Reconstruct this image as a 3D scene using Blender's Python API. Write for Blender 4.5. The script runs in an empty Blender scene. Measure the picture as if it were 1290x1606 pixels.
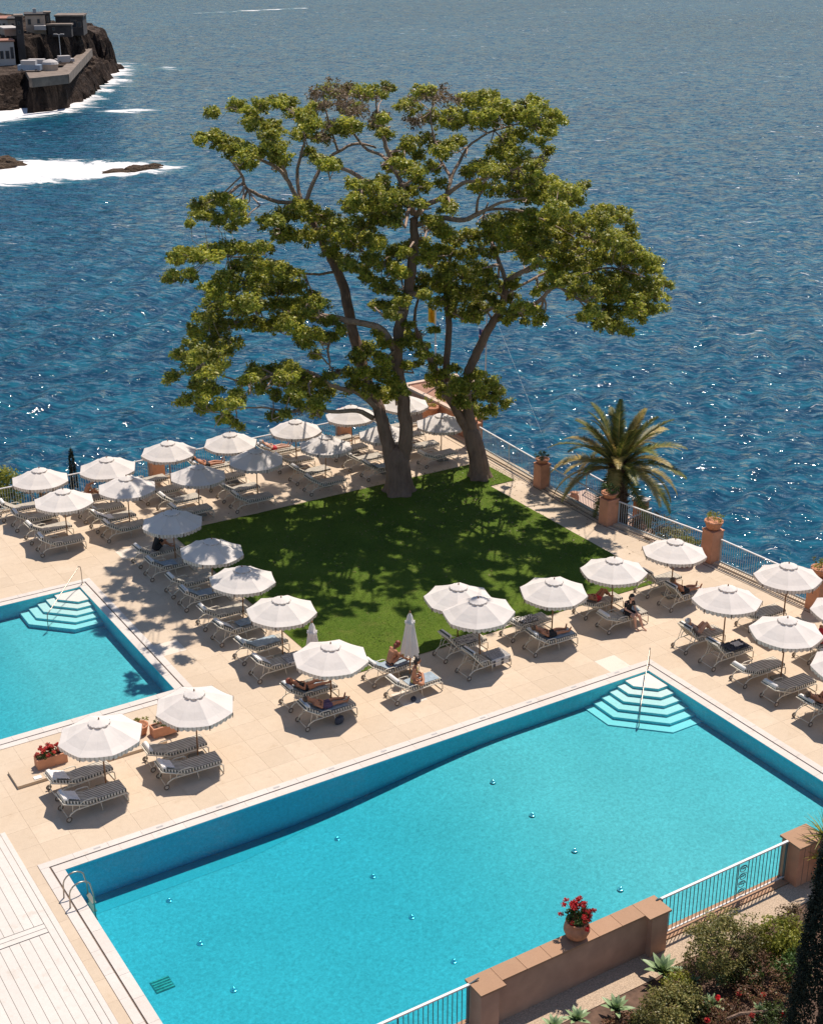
import bpy, bmesh, math, random
import numpy as np
from mathutils import Vector, Matrix
random.seed(7); RNG = np.random.default_rng(7)
SC = bpy.context.scene
COL = SC.collection
R = math.radians

# ------------------------------------------------------------------ camera, sky, sun, exposure
CAM_H = 24.5; FPX = 2204.9; PITCH = R(23.086); AZ = R(31.928)
FWD = np.array([math.sin(AZ) * math.cos(PITCH), math.cos(AZ) * math.cos(PITCH), -math.sin(PITCH)])
RGT = np.array([math.cos(AZ), -math.sin(AZ), 0.0]); UPV = np.cross(RGT, FWD)
FH = np.array([math.sin(AZ), math.cos(AZ), 0.0])
cam_d = bpy.data.cameras.new('camera'); cam = bpy.data.objects.new('camera', cam_d); COL.objects.link(cam)
cam.location = (0, 0, CAM_H); cam.rotation_euler = (math.pi / 2 - PITCH, 0, -AZ)
cam_d.sensor_fit = 'VERTICAL'; cam_d.sensor_height = 24; cam_d.lens = FPX / 1606 * 24
cam_d.clip_start = 0.5; cam_d.clip_end = 60000
SC.camera = cam
SUN_EL = R(64); SUN_AZ = R(58)
w = bpy.data.worlds.new('World'); SC.world = w; w.use_nodes = True
bg = w.node_tree.nodes['Background']; bg.inputs['Strength'].default_value = 0.105
sky = w.node_tree.nodes.new('ShaderNodeTexSky'); sky.sky_type = 'NISHITA'; sky.sun_disc = False
sky.sun_elevation = SUN_EL; sky.sun_rotation = SUN_AZ; sky.dust_density = 0.2; sky.air_density = 1.0; sky.ozone_density = 3.0
w.node_tree.links.new(sky.outputs[0], bg.inputs['Color'])
sl = bpy.data.lights.new('sun', 'SUN'); sl.energy = 4.5; sl.angle = R(0.55); sl.color = (1.0, 0.965, 0.90)
so = bpy.data.objects.new('sun', sl); COL.objects.link(so)
sdir = Vector((math.cos(SUN_EL) * math.sin(SUN_AZ), math.cos(SUN_EL) * math.cos(SUN_AZ), math.sin(SUN_EL)))
so.rotation_euler = sdir.to_track_quat('Z', 'Y').to_euler(); so.location = (30, 60, 60)
SC.view_settings.view_transform = 'Standard'; SC.view_settings.look = 'None'
SC.view_settings.exposure = 0.12; SC.view_settings.gamma = 1.0; SC.view_settings.use_curve_mapping = False
SC.view_settings.use_white_balance = True; SC.view_settings.white_balance_temperature = 6900; SC.view_settings.white_balance_tint = 13
SC.cycles.max_bounces = 8; SC.cycles.transparent_max_bounces = 16; SC.cycles.volume_bounces = 0
SC.cycles.caustics_reflective = False; SC.cycles.caustics_refractive = False
SC.cycles.use_denoising = True

# where a direction seen in the survey photograph meets the level z (metres)
def G(px, py, z=0.0):
    d = FWD * FPX + RGT * (px - 645) - UPV * (py - 803)
    return np.array([0, 0, CAM_H]) + d * ((z - CAM_H) / d[2])
def D3(px, py, dist):                                   # ... or the upright plane at that distance
    d = FWD * FPX + RGT * (px - 645) - UPV * (py - 803)
    return np.array([0, 0, CAM_H]) + d * (dist / (d @ FH))

# ------------------------------------------------------------------ materials
MATS = {}
class NT:
    def __init__(s, name):
        s.m = bpy.data.materials.new(name); s.m.use_nodes = True; s.t = s.m.node_tree; s.n = s.t.nodes
        s.b = s.n['Principled BSDF']; s.out = s.n['Material Output']
    def add(s, typ, **kw):
        n = s.n.new(typ)
        for k, v in kw.items(): setattr(n, k, v)
        return n
    def lk(s, a, b): s.t.links.new(a, b)
    def coord(s, kind='Object'):
        if not hasattr(s, 'tc'): s.tc = s.add('ShaderNodeTexCoord')
        return s.tc.outputs[kind]
    def pos(s):
        if not hasattr(s, 'geo'): s.geo = s.add('ShaderNodeNewGeometry')
        return s.geo.outputs['Position']
    def noise(s, vec, scale, detail=4, rough=0.55, dist=0.0):
        n = s.add('ShaderNodeTexNoise'); n.inputs['Scale'].default_value = scale
        n.inputs['Detail'].default_value = detail; n.inputs['Roughness'].default_value = rough
        n.inputs['Distortion'].default_value = dist
        s.lk(vec, n.inputs['Vector']); return n.outputs['Fac']
    def ramp(s, fac, stops, interp='LINEAR'):
        n = s.add('ShaderNodeValToRGB'); cr = n.color_ramp; cr.interpolation = interp
        while len(cr.elements) < len(stops): cr.elements.new(0.5)
        for e, (p, c) in zip(cr.elements, stops):
            e.position = p; e.color = (c, c, c, 1) if not hasattr(c, '__len__') else (*c, 1)
        s.lk(fac, n.inputs['Fac']); return n.outputs['Color']
    def math(s, op, a, b=None, clamp=False):
        n = s.add('ShaderNodeMath', operation=op); n.use_clamp = clamp
        for i, v in enumerate((a, b)):
            if v is None: continue
            if isinstance(v, (int, float)): n.inputs[i].default_value = v
            else: s.lk(v, n.inputs[i])
        return n.outputs[0]
    def mix(s, fac, a, b, mode='MIX'):
        n = s.add('ShaderNodeMix', data_type='RGBA', blend_type=mode)
        for k, v in ((0, fac), (6, a), (7, b)):
            if isinstance(v, (int, float)): n.inputs[k].default_value = v
            elif isinstance(v, tuple): n.inputs[k].default_value = (*v, 1)
            else: s.lk(v, n.inputs[k])
        return n.outputs[2]
    def bump(s, h, strength=0.3, dist=0.02, normal=None):
        n = s.add('ShaderNodeBump'); n.inputs['Strength'].default_value = strength; n.inputs['Distance'].default_value = dist
        s.lk(h, n.inputs['Height'])
        if normal is not None: s.lk(normal, n.inputs['Normal'])
        return n.outputs['Normal']
    def mapping(s, vec, scale=(1, 1, 1), rot=(0, 0, 0)):
        n = s.add('ShaderNodeMapping'); n.inputs['Scale'].default_value = scale; n.inputs['Rotation'].default_value = rot
        s.lk(vec, n.inputs['Vector']); return n.outputs[0]
    def sep(s, vec):
        n = s.add('ShaderNodeSeparateXYZ'); s.lk(vec, n.inputs[0]); return n.outputs
    def done(s): MATS[s.m.name] = s.m; return s.m

def mat(name, col, rough=0.6, var=0.12, vscale=6.0, bump=0.0, bscale=40.0, metal=0.0, spec=0.5, world=False, sheen=0.0, transl=0.0):
    if name in MATS: return MATS[name]
    s = NT(name); v = s.pos() if world else s.coord()
    f = s.noise(v, vscale, 5)
    lo = tuple(c * (1 - var) for c in col); hi = tuple(min(1, c * (1 + var)) for c in col)
    c = s.ramp(f, [(0.3, lo), (0.7, hi)]); s.lk(c, s.b.inputs['Base Color'])
    s.b.inputs['Roughness'].default_value = rough; s.b.inputs['Metallic'].default_value = metal
    s.b.inputs['Specular IOR Level'].default_value = spec
    if bump: s.lk(s.bump(s.noise(v, bscale, 4), bump), s.b.inputs['Normal'])
    if transl:
        t = s.add('ShaderNodeBsdfTranslucent'); s.lk(c, t.inputs['Color'])
        mx = s.add('ShaderNodeMixShader'); mx.inputs[0].default_value = transl
        s.lk(s.b.outputs[0], mx.inputs[1]); s.lk(t.outputs[0], mx.inputs[2]); s.lk(mx.outputs[0], s.out.inputs['Surface'])
    return s.done()

def m_stone(name, col, warm, var=0.5, patch=0.0):
    s = NT(name); p = s.pos()
    oi = s.add('ShaderNodeObjectInfo'); rnd = s.math('FRACT', s.math('ADD', oi.outputs['Random'], s.geo.outputs['Random Per Island']))
    n1 = s.noise(p, 0.35, 5, 0.6); n2 = s.noise(p, 5.0, 6, 0.6); n3 = s.noise(p, 55.0, 3)
    base = s.mix(s.ramp(n1, [(0.35, 0.0), (0.68, 1.0)]), col, warm)
    base = s.mix(s.math('MULTIPLY', s.ramp(rnd, [(0.0, 0.0), (1.0, 1.0)]), var), base, tuple(c * 0.86 for c in warm))
    base = s.mix(s.math('MULTIPLY', s.ramp(n2, [(0.4, 0.0), (0.75, 1.0)]), 0.30), base, tuple(c * 0.80 for c in warm))
    if patch:
        pale = s.ramp(rnd, [(0.0, 1.0), (patch, 1.0), (patch + 0.002, 0.0)], 'CONSTANT')
        base = s.mix(s.math('MULTIPLY', pale, 0.75), base, (0.75, 0.66, 0.56))
    stain = s.ramp(s.noise(p, 1.7, 7, 0.7), [(0.56, 0.0), (0.74, 1.0)])
    base = s.mix(s.math('MULTIPLY', stain, 0.34), base, (0.40, 0.27, 0.16))
    grit = s.ramp(n3, [(0.3, 0.90), (0.7, 1.06)])
    base = s.mix(1.0, base, grit, 'MULTIPLY')
    s.lk(base, s.b.inputs['Base Color']); s.b.inputs['Roughness'].default_value = 0.75
    s.b.inputs['Specular IOR Level'].default_value = 0.3
    s.lk(s.bump(n3, 0.25, 0.01), s.b.inputs['Normal']); return s.done()

M_PAVE = m_stone('terrace_stone', (0.665, 0.53, 0.395), (0.61, 0.47, 0.335), 0.50, patch=0.012)
M_COPE = m_stone('coping_stone', (0.70, 0.635, 0.575), (0.66, 0.58, 0.51), 0.35)
M_PLANKW = m_stone('white_plank', (0.70, 0.645, 0.58), (0.67, 0.605, 0.54), 0.35)
M_MORTAR = mat('mortar', (0.56, 0.44, 0.32), 0.9, 0.2, 3, world=True)
M_GAP = mat('dark_gap', (0.17, 0.12, 0.09), 0.95)
M_TERRA = mat('terracotta_render', (0.60, 0.285, 0.17), 0.8, 0.14, 2.5, 0.25, 30, world=True, spec=0.2)
M_PEACH = mat('peach_render', (0.50, 0.305, 0.215), 0.8, 0.15, 1.6, 0.35, 60, world=True, spec=0.2)
M_CAPT = m_stone('cap_tile', (0.46, 0.27, 0.165), (0.42, 0.24, 0.14), 0.5)
M_POT = mat('terracotta_pot', (0.55, 0.23, 0.12), 0.75, 0.2, 9, 0.2, 60)
M_CREAM = mat('cream_paint', (0.74, 0.66, 0.53), 0.35, 0.05)
M_RAIL = mat('white_rail', (0.74, 0.70, 0.66), 0.4, 0.05)
M_BAR = mat('railing_bar', (0.10, 0.135, 0.14), 0.4, 0.2)
M_BARL = mat('railing_bar_light', (0.42, 0.46, 0.46), 0.4, 0.15)
M_TYRE = mat('wheel_rubber', (0.16, 0.12, 0.09), 0.8)
M_HUB = mat('wheel_hub', (0.62, 0.52, 0.42), 0.5)
M_POLE = mat('varnished_wood', (0.33, 0.16, 0.075), 0.4, 0.25, 12)
M_BASEP = mat('stand_base', (0.25, 0.23, 0.19), 0.8)
M_STEEL = mat('polished_steel', (0.42, 0.36, 0.30), 0.38, 0.05, metal=1.0)
M_TOWW = mat('white_towel', (0.80, 0.75, 0.70), 0.95, 0.08, 9, 0.4, 90)
M_TOWB = mat('slate_blue_towel', (0.30, 0.36, 0.40), 0.95, 0.18, 7, 0.4, 90)
M_TOWD = mat('dark_navy_cloth', (0.06, 0.065, 0.085), 0.95, 0.3, 7, 0.4, 60)
M_SOIL = mat('soil', (0.13, 0.075, 0.05), 0.95, 0.5, 4, 0.8, 12, world=True)
M_GRAVEL = mat('gravel', (0.50, 0.37, 0.26), 0.95, 0.35, 28, 0.9, 45, world=True)
M_ROCKD = None

def m_canvas():
    s = NT('umbrella_canvas'); o = s.coord()
    oi = s.add('ShaderNodeObjectInfo')
    n = s.noise(o, 2.2, 5, 0.6)
    c = s.ramp(n, [(0.3, (0.83, 0.76, 0.70)), (0.7, (0.88, 0.815, 0.755))])
    c = s.mix(s.math('MULTIPLY', oi.outputs['Random'], 0.25), c, (0.70, 0.64, 0.60))
    s.lk(c, s.b.inputs['Base Color']); s.b.inputs['Roughness'].default_value = 0.9
    s.b.inputs['Specular IOR Level'].default_value = 0.15
    s.lk(s.bump(s.noise(o, 3.0, 3), 0.35, 0.05), s.b.inputs['Normal'])
    t = s.add('ShaderNodeBsdfTranslucent'); s.lk(c, t.inputs['Color'])
    mx = s.add('ShaderNodeMixShader'); mx.inputs[0].default_value = 0.24
    s.lk(s.b.outputs[0], mx.inputs[1]); s.lk(t.outputs[0], mx.inputs[2]); s.lk(mx.outputs[0], s.out.inputs['Surface'])
    return s.done()
M_CANVAS = m_canvas()
def m_valance():
    s = NT('fringed_valance'); x, y, z = s.sep(s.coord())[:3]
    ang = s.math('ARCTAN2', y, x)
    f = s.math('FRACT', s.math('MULTIPLY', ang, 56 / (2 * math.pi)))
    st = s.ramp(f, [(0.0, 1.0), (0.30, 1.0), (0.36, 0.0)])
    c = s.mix(s.math('MULTIPLY', st, 0.65), (0.74, 0.68, 0.62), (0.42, 0.36, 0.30))
    s.lk(c, s.b.inputs['Base Color']); s.b.inputs['Roughness'].default_value = 0.9
    t = s.add('ShaderNodeBsdfTranslucent'); s.lk(c, t.inputs['Color'])
    mx = s.add('ShaderNodeMixShader'); mx.inputs[0].default_value = 0.25
    s.lk(s.b.outputs[0], mx.inputs[1]); s.lk(t.outputs[0], mx.inputs[2]); s.lk(mx.outputs[0], s.out.inputs['Surface'])
    return s.done()
M_VAL = m_valance()
def m_stripe(name, axis, n_per_m, dark=(0.085, 0.085, 0.075), light=(0.66, 0.60, 0.50), duty=0.5):
    s = NT(name); a = s.sep(s.coord())[axis]
    f = s.math('FRACT', s.math('ADD', s.math('MULTIPLY', a, n_per_m), 0.25))
    st = s.ramp(f, [(0.0, 0.0), (duty - 0.03, 0.0), (duty + 0.03, 1.0), (0.97, 1.0), (1.0, 0.0)])
    c = s.mix(st, dark, light)
    c = s.mix(1.0, c, s.ramp(s.noise(s.coord(), 4, 4), [(0.3, 0.85), (0.7, 1.1)]), 'MULTIPLY')
    s.lk(c, s.b.inputs['Base Color']); s.b.inputs['Roughness'].default_value = 0.9
    s.b.inputs['Specular IOR Level'].default_value = 0.15
    return s.done()
M_STR_TOP = m_stripe('mattress_stripes', 1, 11.5, dark=(0.23, 0.195, 0.16), duty=0.5)
M_STR_SIDE = m_stripe('mattress_edge_stripes', 0, 10.5, light=(0.72, 0.66, 0.55), duty=0.5)
M_STR_TOW = m_stripe('striped_towel', 1, 14.0, dark=(0.10, 0.095, 0.10), light=(0.62, 0.58, 0.54), duty=0.5)

def m_leaf(name, cols, transl=0.35, rough=0.45):
    s = NT(name); g = s.add('ShaderNodeNewGeometry'); oi = s.add('ShaderNodeObjectInfo')
    k = len(cols); c = s.ramp(g.outputs['Random Per Island'], [(i / max(1, k - 1), cc) for i, cc in enumerate(cols)])
    n = s.ramp(s.noise(g.outputs['Position'], 0.9, 3), [(0.35, 0.58), (0.65, 1.30)])
    c = s.mix(1.0, c, n, 'MULTIPLY')
    s.lk(c, s.b.inputs['Base Color']); s.b.inputs['Roughness'].default_value = rough
    s.b.inputs['Specular IOR Level'].default_value = 0.35
    t = s.add('ShaderNodeBsdfTranslucent'); s.lk(c, t.inputs['Color'])
    mx = s.add('ShaderNodeMixShader'); mx.inputs[0].default_value = transl
    s.lk(s.b.outputs[0], mx.inputs[1]); s.lk(t.outputs[0], mx.inputs[2]); s.lk(mx.outputs[0], s.out.inputs['Surface'])
    return s.done()
M_LEAF = m_leaf('fig_leaves', [(0.13, 0.175, 0.024), (0.27, 0.31, 0.036), (0.42, 0.42, 0.05), (0.60, 0.52, 0.09), (0.30, 0.33, 0.042)], 0.42)
M_LEAFD = m_leaf('dark_leaves', [(0.03, 0.05, 0.012), (0.055, 0.085, 0.018), (0.09, 0.12, 0.025)], 0.25)
M_LEAFB = m_leaf('dry_twiggy_leaves', [(0.20, 0.125, 0.07), (0.27, 0.18, 0.09), (0.15, 0.12, 0.04)], 0.25)
M_FROND = m_leaf('palm_leaflets', [(0.07, 0.10, 0.02), (0.16, 0.18, 0.035), (0.34, 0.28, 0.07)], 0.25)
M_FRONDY = m_leaf('sun_bleached_leaflets', [(0.24, 0.22, 0.05), (0.56, 0.40, 0.15), (0.42, 0.32, 0.10)], 0.25)
M_GERG = m_leaf('geranium_leaves', [(0.05, 0.10, 0.02), (0.09, 0.15, 0.03)], 0.3)
M_YGREEN = m_leaf('yellow_green_leaves', [(0.25, 0.26, 0.03), (0.35, 0.33, 0.05), (0.15, 0.20, 0.03)], 0.35)
M_RED = m_leaf('red_petals', [(0.62, 0.03, 0.03), (0.75, 0.06, 0.05), (0.55, 0.02, 0.04)], 0.3)
M_PINK = m_leaf('coral_petals', [(0.75, 0.12, 0.08), (0.70, 0.06, 0.06)], 0.3)
M_OLIVE = m_leaf('olive_shrub_leaves', [(0.15, 0.16, 0.045), (0.26, 0.24, 0.07), (0.34, 0.27, 0.09), (0.13, 0.15, 0.045)], 0.3)
M_MAROON = m_leaf('maroon_shrub_leaves', [(0.22, 0.09, 0.055), (0.30, 0.15, 0.08), (0.20, 0.17, 0.06)], 0.3)
M_CYP = m_leaf('cypress_scales', [(0.006, 0.012, 0.006), (0.014, 0.022, 0.009)], 0.05, 0.8)
M_AGAVE = mat('agave_green', (0.22, 0.30, 0.14), 0.5, 0.2, 5)
def m_bark(name, c0, c1, sc=3.0):
    s = NT(name); p = s.mapping(s.pos(), (1, 1, 0.35))
    n = s.noise(p, sc, 8, 0.65); n2 = s.noise(s.pos(), 0.8, 3)
    c = s.mix(n2, s.ramp(n, [(0.35, c0), (0.7, c1)]), tuple(x * 1.1 for x in c1))
    s.lk(c, s.b.inputs['Base Color']); s.b.inputs['Roughness'].default_value = 0.85
    s.b.inputs['Specular IOR Level'].default_value = 0.2
    s.lk(s.bump(n, 1.0, 0.14), s.b.inputs['Normal']); return s.done()
M_BARK = m_bark('fig_bark', (0.085, 0.05, 0.035), (0.30, 0.20, 0.145), 4.5)
M_PALMB = m_bark('palm_bark', (0.05, 0.03, 0.02), (0.17, 0.10, 0.06), 5)

def m_grass():
    s = NT('lawn_grass'); p = s.pos()
    n1 = s.noise(p, 0.5, 4); n2 = s.noise(p, 6, 6, 0.7); n3 = s.noise(p, 60, 4, 0.7)
    c = s.mix(s.ramp(n1, [(0.35, 0.0), (0.7, 1.0)]), (0.065, 0.130, 0.012), (0.115, 0.180, 0.020))
    c = s.mix(s.ramp(n2, [(0.35, 0.0), (0.72, 0.7)]), c, (0.145, 0.19, 0.034))
    c = s.mix(s.ramp(s.noise(p, 1.3, 5, 0.65), [(0.55, 0.0), (0.75, 0.6)]), c, (0.19, 0.19, 0.05))
    c = s.mix(1.0, c, s.ramp(n3, [(0.3, 0.55), (0.7, 1.35)]), 'MULTIPLY')
    s.lk(c, s.b.inputs['Base Color']); s.b.inputs['Roughness'].default_value = 0.9
    s.b.inputs['Specular IOR Level'].default_value = 0.1
    s.lk(s.bump(s.math('ADD', n2, n3), 0.9, 0.04), s.b.inputs['Normal']); return s.done()
M_GRASS = m_grass()

def m_poolfloor(name, col, var=0.12):
    s = NT(name); p = s.pos()
    n = s.noise(p, 9.0, 6, 0.75, 0.6); n1 = s.noise(p, 0.4, 3); n2 = s.noise(p, 30, 3, 0.7)
    c = s.mix(s.ramp(n, [(0.35, 0.0), (0.7, 1.0)]), tuple(x * (1 - var) for x in col), tuple(min(1, x * (1 + var)) for x in col))
    c = s.mix(1.0, c, s.ramp(n1, [(0.3, 0.94), (0.7, 1.05)]), 'MULTIPLY')
    c = s.mix(1.0, c, s.ramp(n2, [(0.3, 0.88), (0.7, 1.08)]), 'MULTIPLY')
    s.lk(c, s.b.inputs['Base Color']); s.b.inputs['Roughness'].default_value = 0.7; return s.done()
M_PFLOOR = m_poolfloor('pool_mosaic_caustics', (0.35, 0.515, 0.505), 0.24)  # mosaic grain, with ripple caustics put into its mottling
M_PWALL = m_poolfloor('pool_wall_mosaic', (0.07, 0.76, 0.88))
M_PSTEP = m_poolfloor('pool_step_tile', (0.90, 0.78, 0.72), 0.03)
def m_water():
    s = NT('pool_water_surface'); p = s.pos()
    h = s.math('ADD', s.noise(p, 2.6, 3, 0.5, 0.4), s.math('MULTIPLY', s.noise(p, 11, 3, 0.6), 0.35))
    nrm = s.bump(h, 0.35, 0.10)
    tr = s.add('ShaderNodeBsdfTransparent'); gl = s.add('ShaderNodeBsdfGlossy'); gl.inputs['Roughness'].default_value = 0.05
    s.lk(nrm, gl.inputs['Normal'])
    fr = s.add('ShaderNodeFresnel'); fr.inputs['IOR'].default_value = 1.33; s.lk(nrm, fr.inputs['Normal'])
    mx = s.add('ShaderNodeMixShader'); s.lk(fr.outputs[0], mx.inputs[0]); s.lk(tr.outputs[0], mx.inputs[1]); s.lk(gl.outputs[0], mx.inputs[2])
    s.lk(mx.outputs[0], s.out.inputs['Surface'])
    va = s.add('ShaderNodeVolumeAbsorption'); va.inputs['Color'].default_value = (0.0, 0.885, 0.965, 1); va.inputs['Density'].default_value = 1.0
    s.lk(va.outputs[0], s.out.inputs['Volume']); s.n.remove(s.b); return s.done()
M_WATER = m_water()

def m_sea():
    s = NT('sea_water'); p = s.pos()
    at = s.add('ShaderNodeAttribute'); at.attribute_name = 'foam'
    pm = s.mapping(p, (1, 1, 1), (0, 0, AZ + 0.18))              # waves run a little across the view
    pm2 = s.mapping(pm, (0.40, 1.0, 1))
    def vn(vec, scale, detail, k):
        n = s.add('ShaderNodeTexNoise'); n.inputs['Scale'].default_value = scale; n.inputs['Detail'].default_value = detail; n.inputs['Roughness'].default_value = 0.62
        s.lk(vec, n.inputs['Vector'])
        m1 = s.add('ShaderNodeVectorMath', operation='SUBTRACT'); s.lk(n.outputs['Color'], m1.inputs[0]); m1.inputs[1].default_value = (.5, .5, .5)
        m2 = s.add('ShaderNodeVectorMath', operation='MULTIPLY'); s.lk(m1.outputs[0], m2.inputs[0]); m2.inputs[1].default_value = (k, k, 0)
        return m2.outputs[0]
    def vadd(a, b):
        n = s.add('ShaderNodeVectorMath', operation='ADD'); s.lk(a, n.inputs[0]); s.lk(b, n.inputs[1]); return n.outputs[0]
    nn = vadd(s.geo.outputs['Normal'], vadd(vn(pm2, 0.8, 3, 1.0), vadd(vn(pm2, 3.0, 3, 1.9), vn(p, 9.0, 2, 0.4))))
    nz = s.add('ShaderNodeVectorMath', operation='NORMALIZE'); s.lk(nn, nz.inputs[0]); nrm = nz.outputs[0]
    big = s.noise(s.mapping(p, (0.5, 1, 1), (0, 0, 0.5)), 0.012, 4, 0.55)
    c = s.ramp(big, [(0.3, (0.003, 0.034, 0.070)), (0.7, (0.004, 0.052, 0.102))])
    crest_light = s.noise(pm2, 0.9, 5, 0.65, 0.4)
    c = s.mix(s.ramp(crest_light, [(0.44, 0.0), (0.68, 0.85)]), c, (0.008, 0.140, 0.200))  # light through the wave crests put into the colour as paler patches
    # white caps and foam; the flecks also paint in far sun glints
    sp = s.noise(pm2, 0.85, 6, 0.72, 0.5); pat = s.noise(p, 0.045, 3)
    thr = s.math('SUBTRACT', sp, s.math('MULTIPLY', s.ramp(pat, [(0.40, 0.0), (0.65, 1.0)]), -0.06))
    caps = s.ramp(thr, [(0.675, 0.0), (0.72, 1.0)])
    fn = s.noise(pm2, 0.16, 9, 0.78, 1.2); fn2 = s.noise(s.mapping(pm, (0.3, 1, 1)), 0.9, 5, 0.7)
    fm = s.math('SUBTRACT', s.math('MULTIPLY', at.outputs['Fac'], 0.62), s.math('ADD', s.math('MULTIPLY', s.math('SUBTRACT', fn, 0.5), 2.9), s.math('MULTIPLY', s.math('SUBTRACT', fn2, 0.5), 0.6)))
    fm = s.math('SUBTRACT', fm, s.math('SUBTRACT', 0.42, s.math('MULTIPLY', at.outputs['Fac'], 0.30)))
    fm = s.math('MULTIPLY', s.math('MULTIPLY', fm, 4.0, True), s.math('MULTIPLY', at.outputs['Fac'], 6.0, True))
    tot = s.math('MAXIMUM', fm, s.math('MULTIPLY', caps, 0.75))
    c = s.mix(s.math('MULTIPLY', at.outputs['Fac'], 0.55, True), c, (0.05, 0.22, 0.24))
    c = s.mix(tot, c, (0.80, 0.76, 0.74))
    df = s.add('ShaderNodeBsdfDiffuse'); s.lk(c, df.inputs['Color'])
    nd = s.add('ShaderNodeVectorMath', operation='NORMALIZE'); s.lk(vadd(s.geo.outputs['Normal'], vadd(vn(pm2, 0.8, 3, 0.9), vn(pm2, 2.6, 3, 1.0))), nd.inputs[0]); s.lk(nd.outputs[0], df.inputs['Normal'])
    gl = s.add('ShaderNodeBsdfGlossy'); s.lk(nrm, gl.inputs['Normal'])
    s.lk(s.math('ADD', s.math('MULTIPLY', tot, 0.6), 0.075), gl.inputs['Roughness'])
    fr = s.add('ShaderNodeFresnel'); fr.inputs['IOR'].default_value = 1.34; s.lk(nrm, fr.inputs['Normal'])
    # facets turned away are hidden behind wave crests, so a rough sea never mirrors more than a part of the sky
    f = s.math('MULTIPLY', s.math('MINIMUM', fr.outputs[0], 0.40), s.math('SUBTRACT', 1.0, s.math('MULTIPLY', tot, 0.9)))
    mx = s.add('ShaderNodeMixShader'); s.lk(f, mx.inputs[0]); s.lk(df.outputs[0], mx.inputs[1]); s.lk(gl.outputs[0], mx.inputs[2]); s.lk(mx.outputs[0], s.out.inputs['Surface'])
    s.n.remove(s.b); return s.done()
M_SEA = m_sea()
def m_rock(name, c0, c1, sc=0.25):
    s = NT(name); p = s.pos(); z = s.sep(p)[2]
    n = s.noise(p, sc, 9, 0.68); v = s.noise(s.mapping(p, (1, 1, 0.25)), sc * 4, 6, 0.7)
    c = s.ramp(n, [(0.35, c0), (0.68, c1)])
    c = s.mix(s.ramp(v, [(0.5, 0.0), (0.8, 0.6)]), c, tuple(x * 1.7 for x in c1))
    c = s.mix(s.ramp(v, [(0.25, 0.7), (0.45, 0.0)]), c, tuple(x * 0.5 for x in c0))
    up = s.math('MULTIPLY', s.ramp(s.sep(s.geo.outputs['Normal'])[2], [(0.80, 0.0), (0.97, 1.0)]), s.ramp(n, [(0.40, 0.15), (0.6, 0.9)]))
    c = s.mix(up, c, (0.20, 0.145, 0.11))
    s.lk(c, s.b.inputs['Base Color']); s.b.inputs['Roughness'].default_value = 0.95
    s.b.inputs['Specular IOR Level'].default_value = 0.1
    s.lk(s.bump(s.math('ADD', n, v), 1.0, 2.0), s.b.inputs['Normal']); return s.done()
M_ROCK = m_rock('basalt_rock', (0.028, 0.020, 0.017), (0.095, 0.065, 0.050))
M_ROCKB = m_rock('brown_rock', (0.10, 0.065, 0.045), (0.22, 0.15, 0.10), 0.35)

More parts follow.
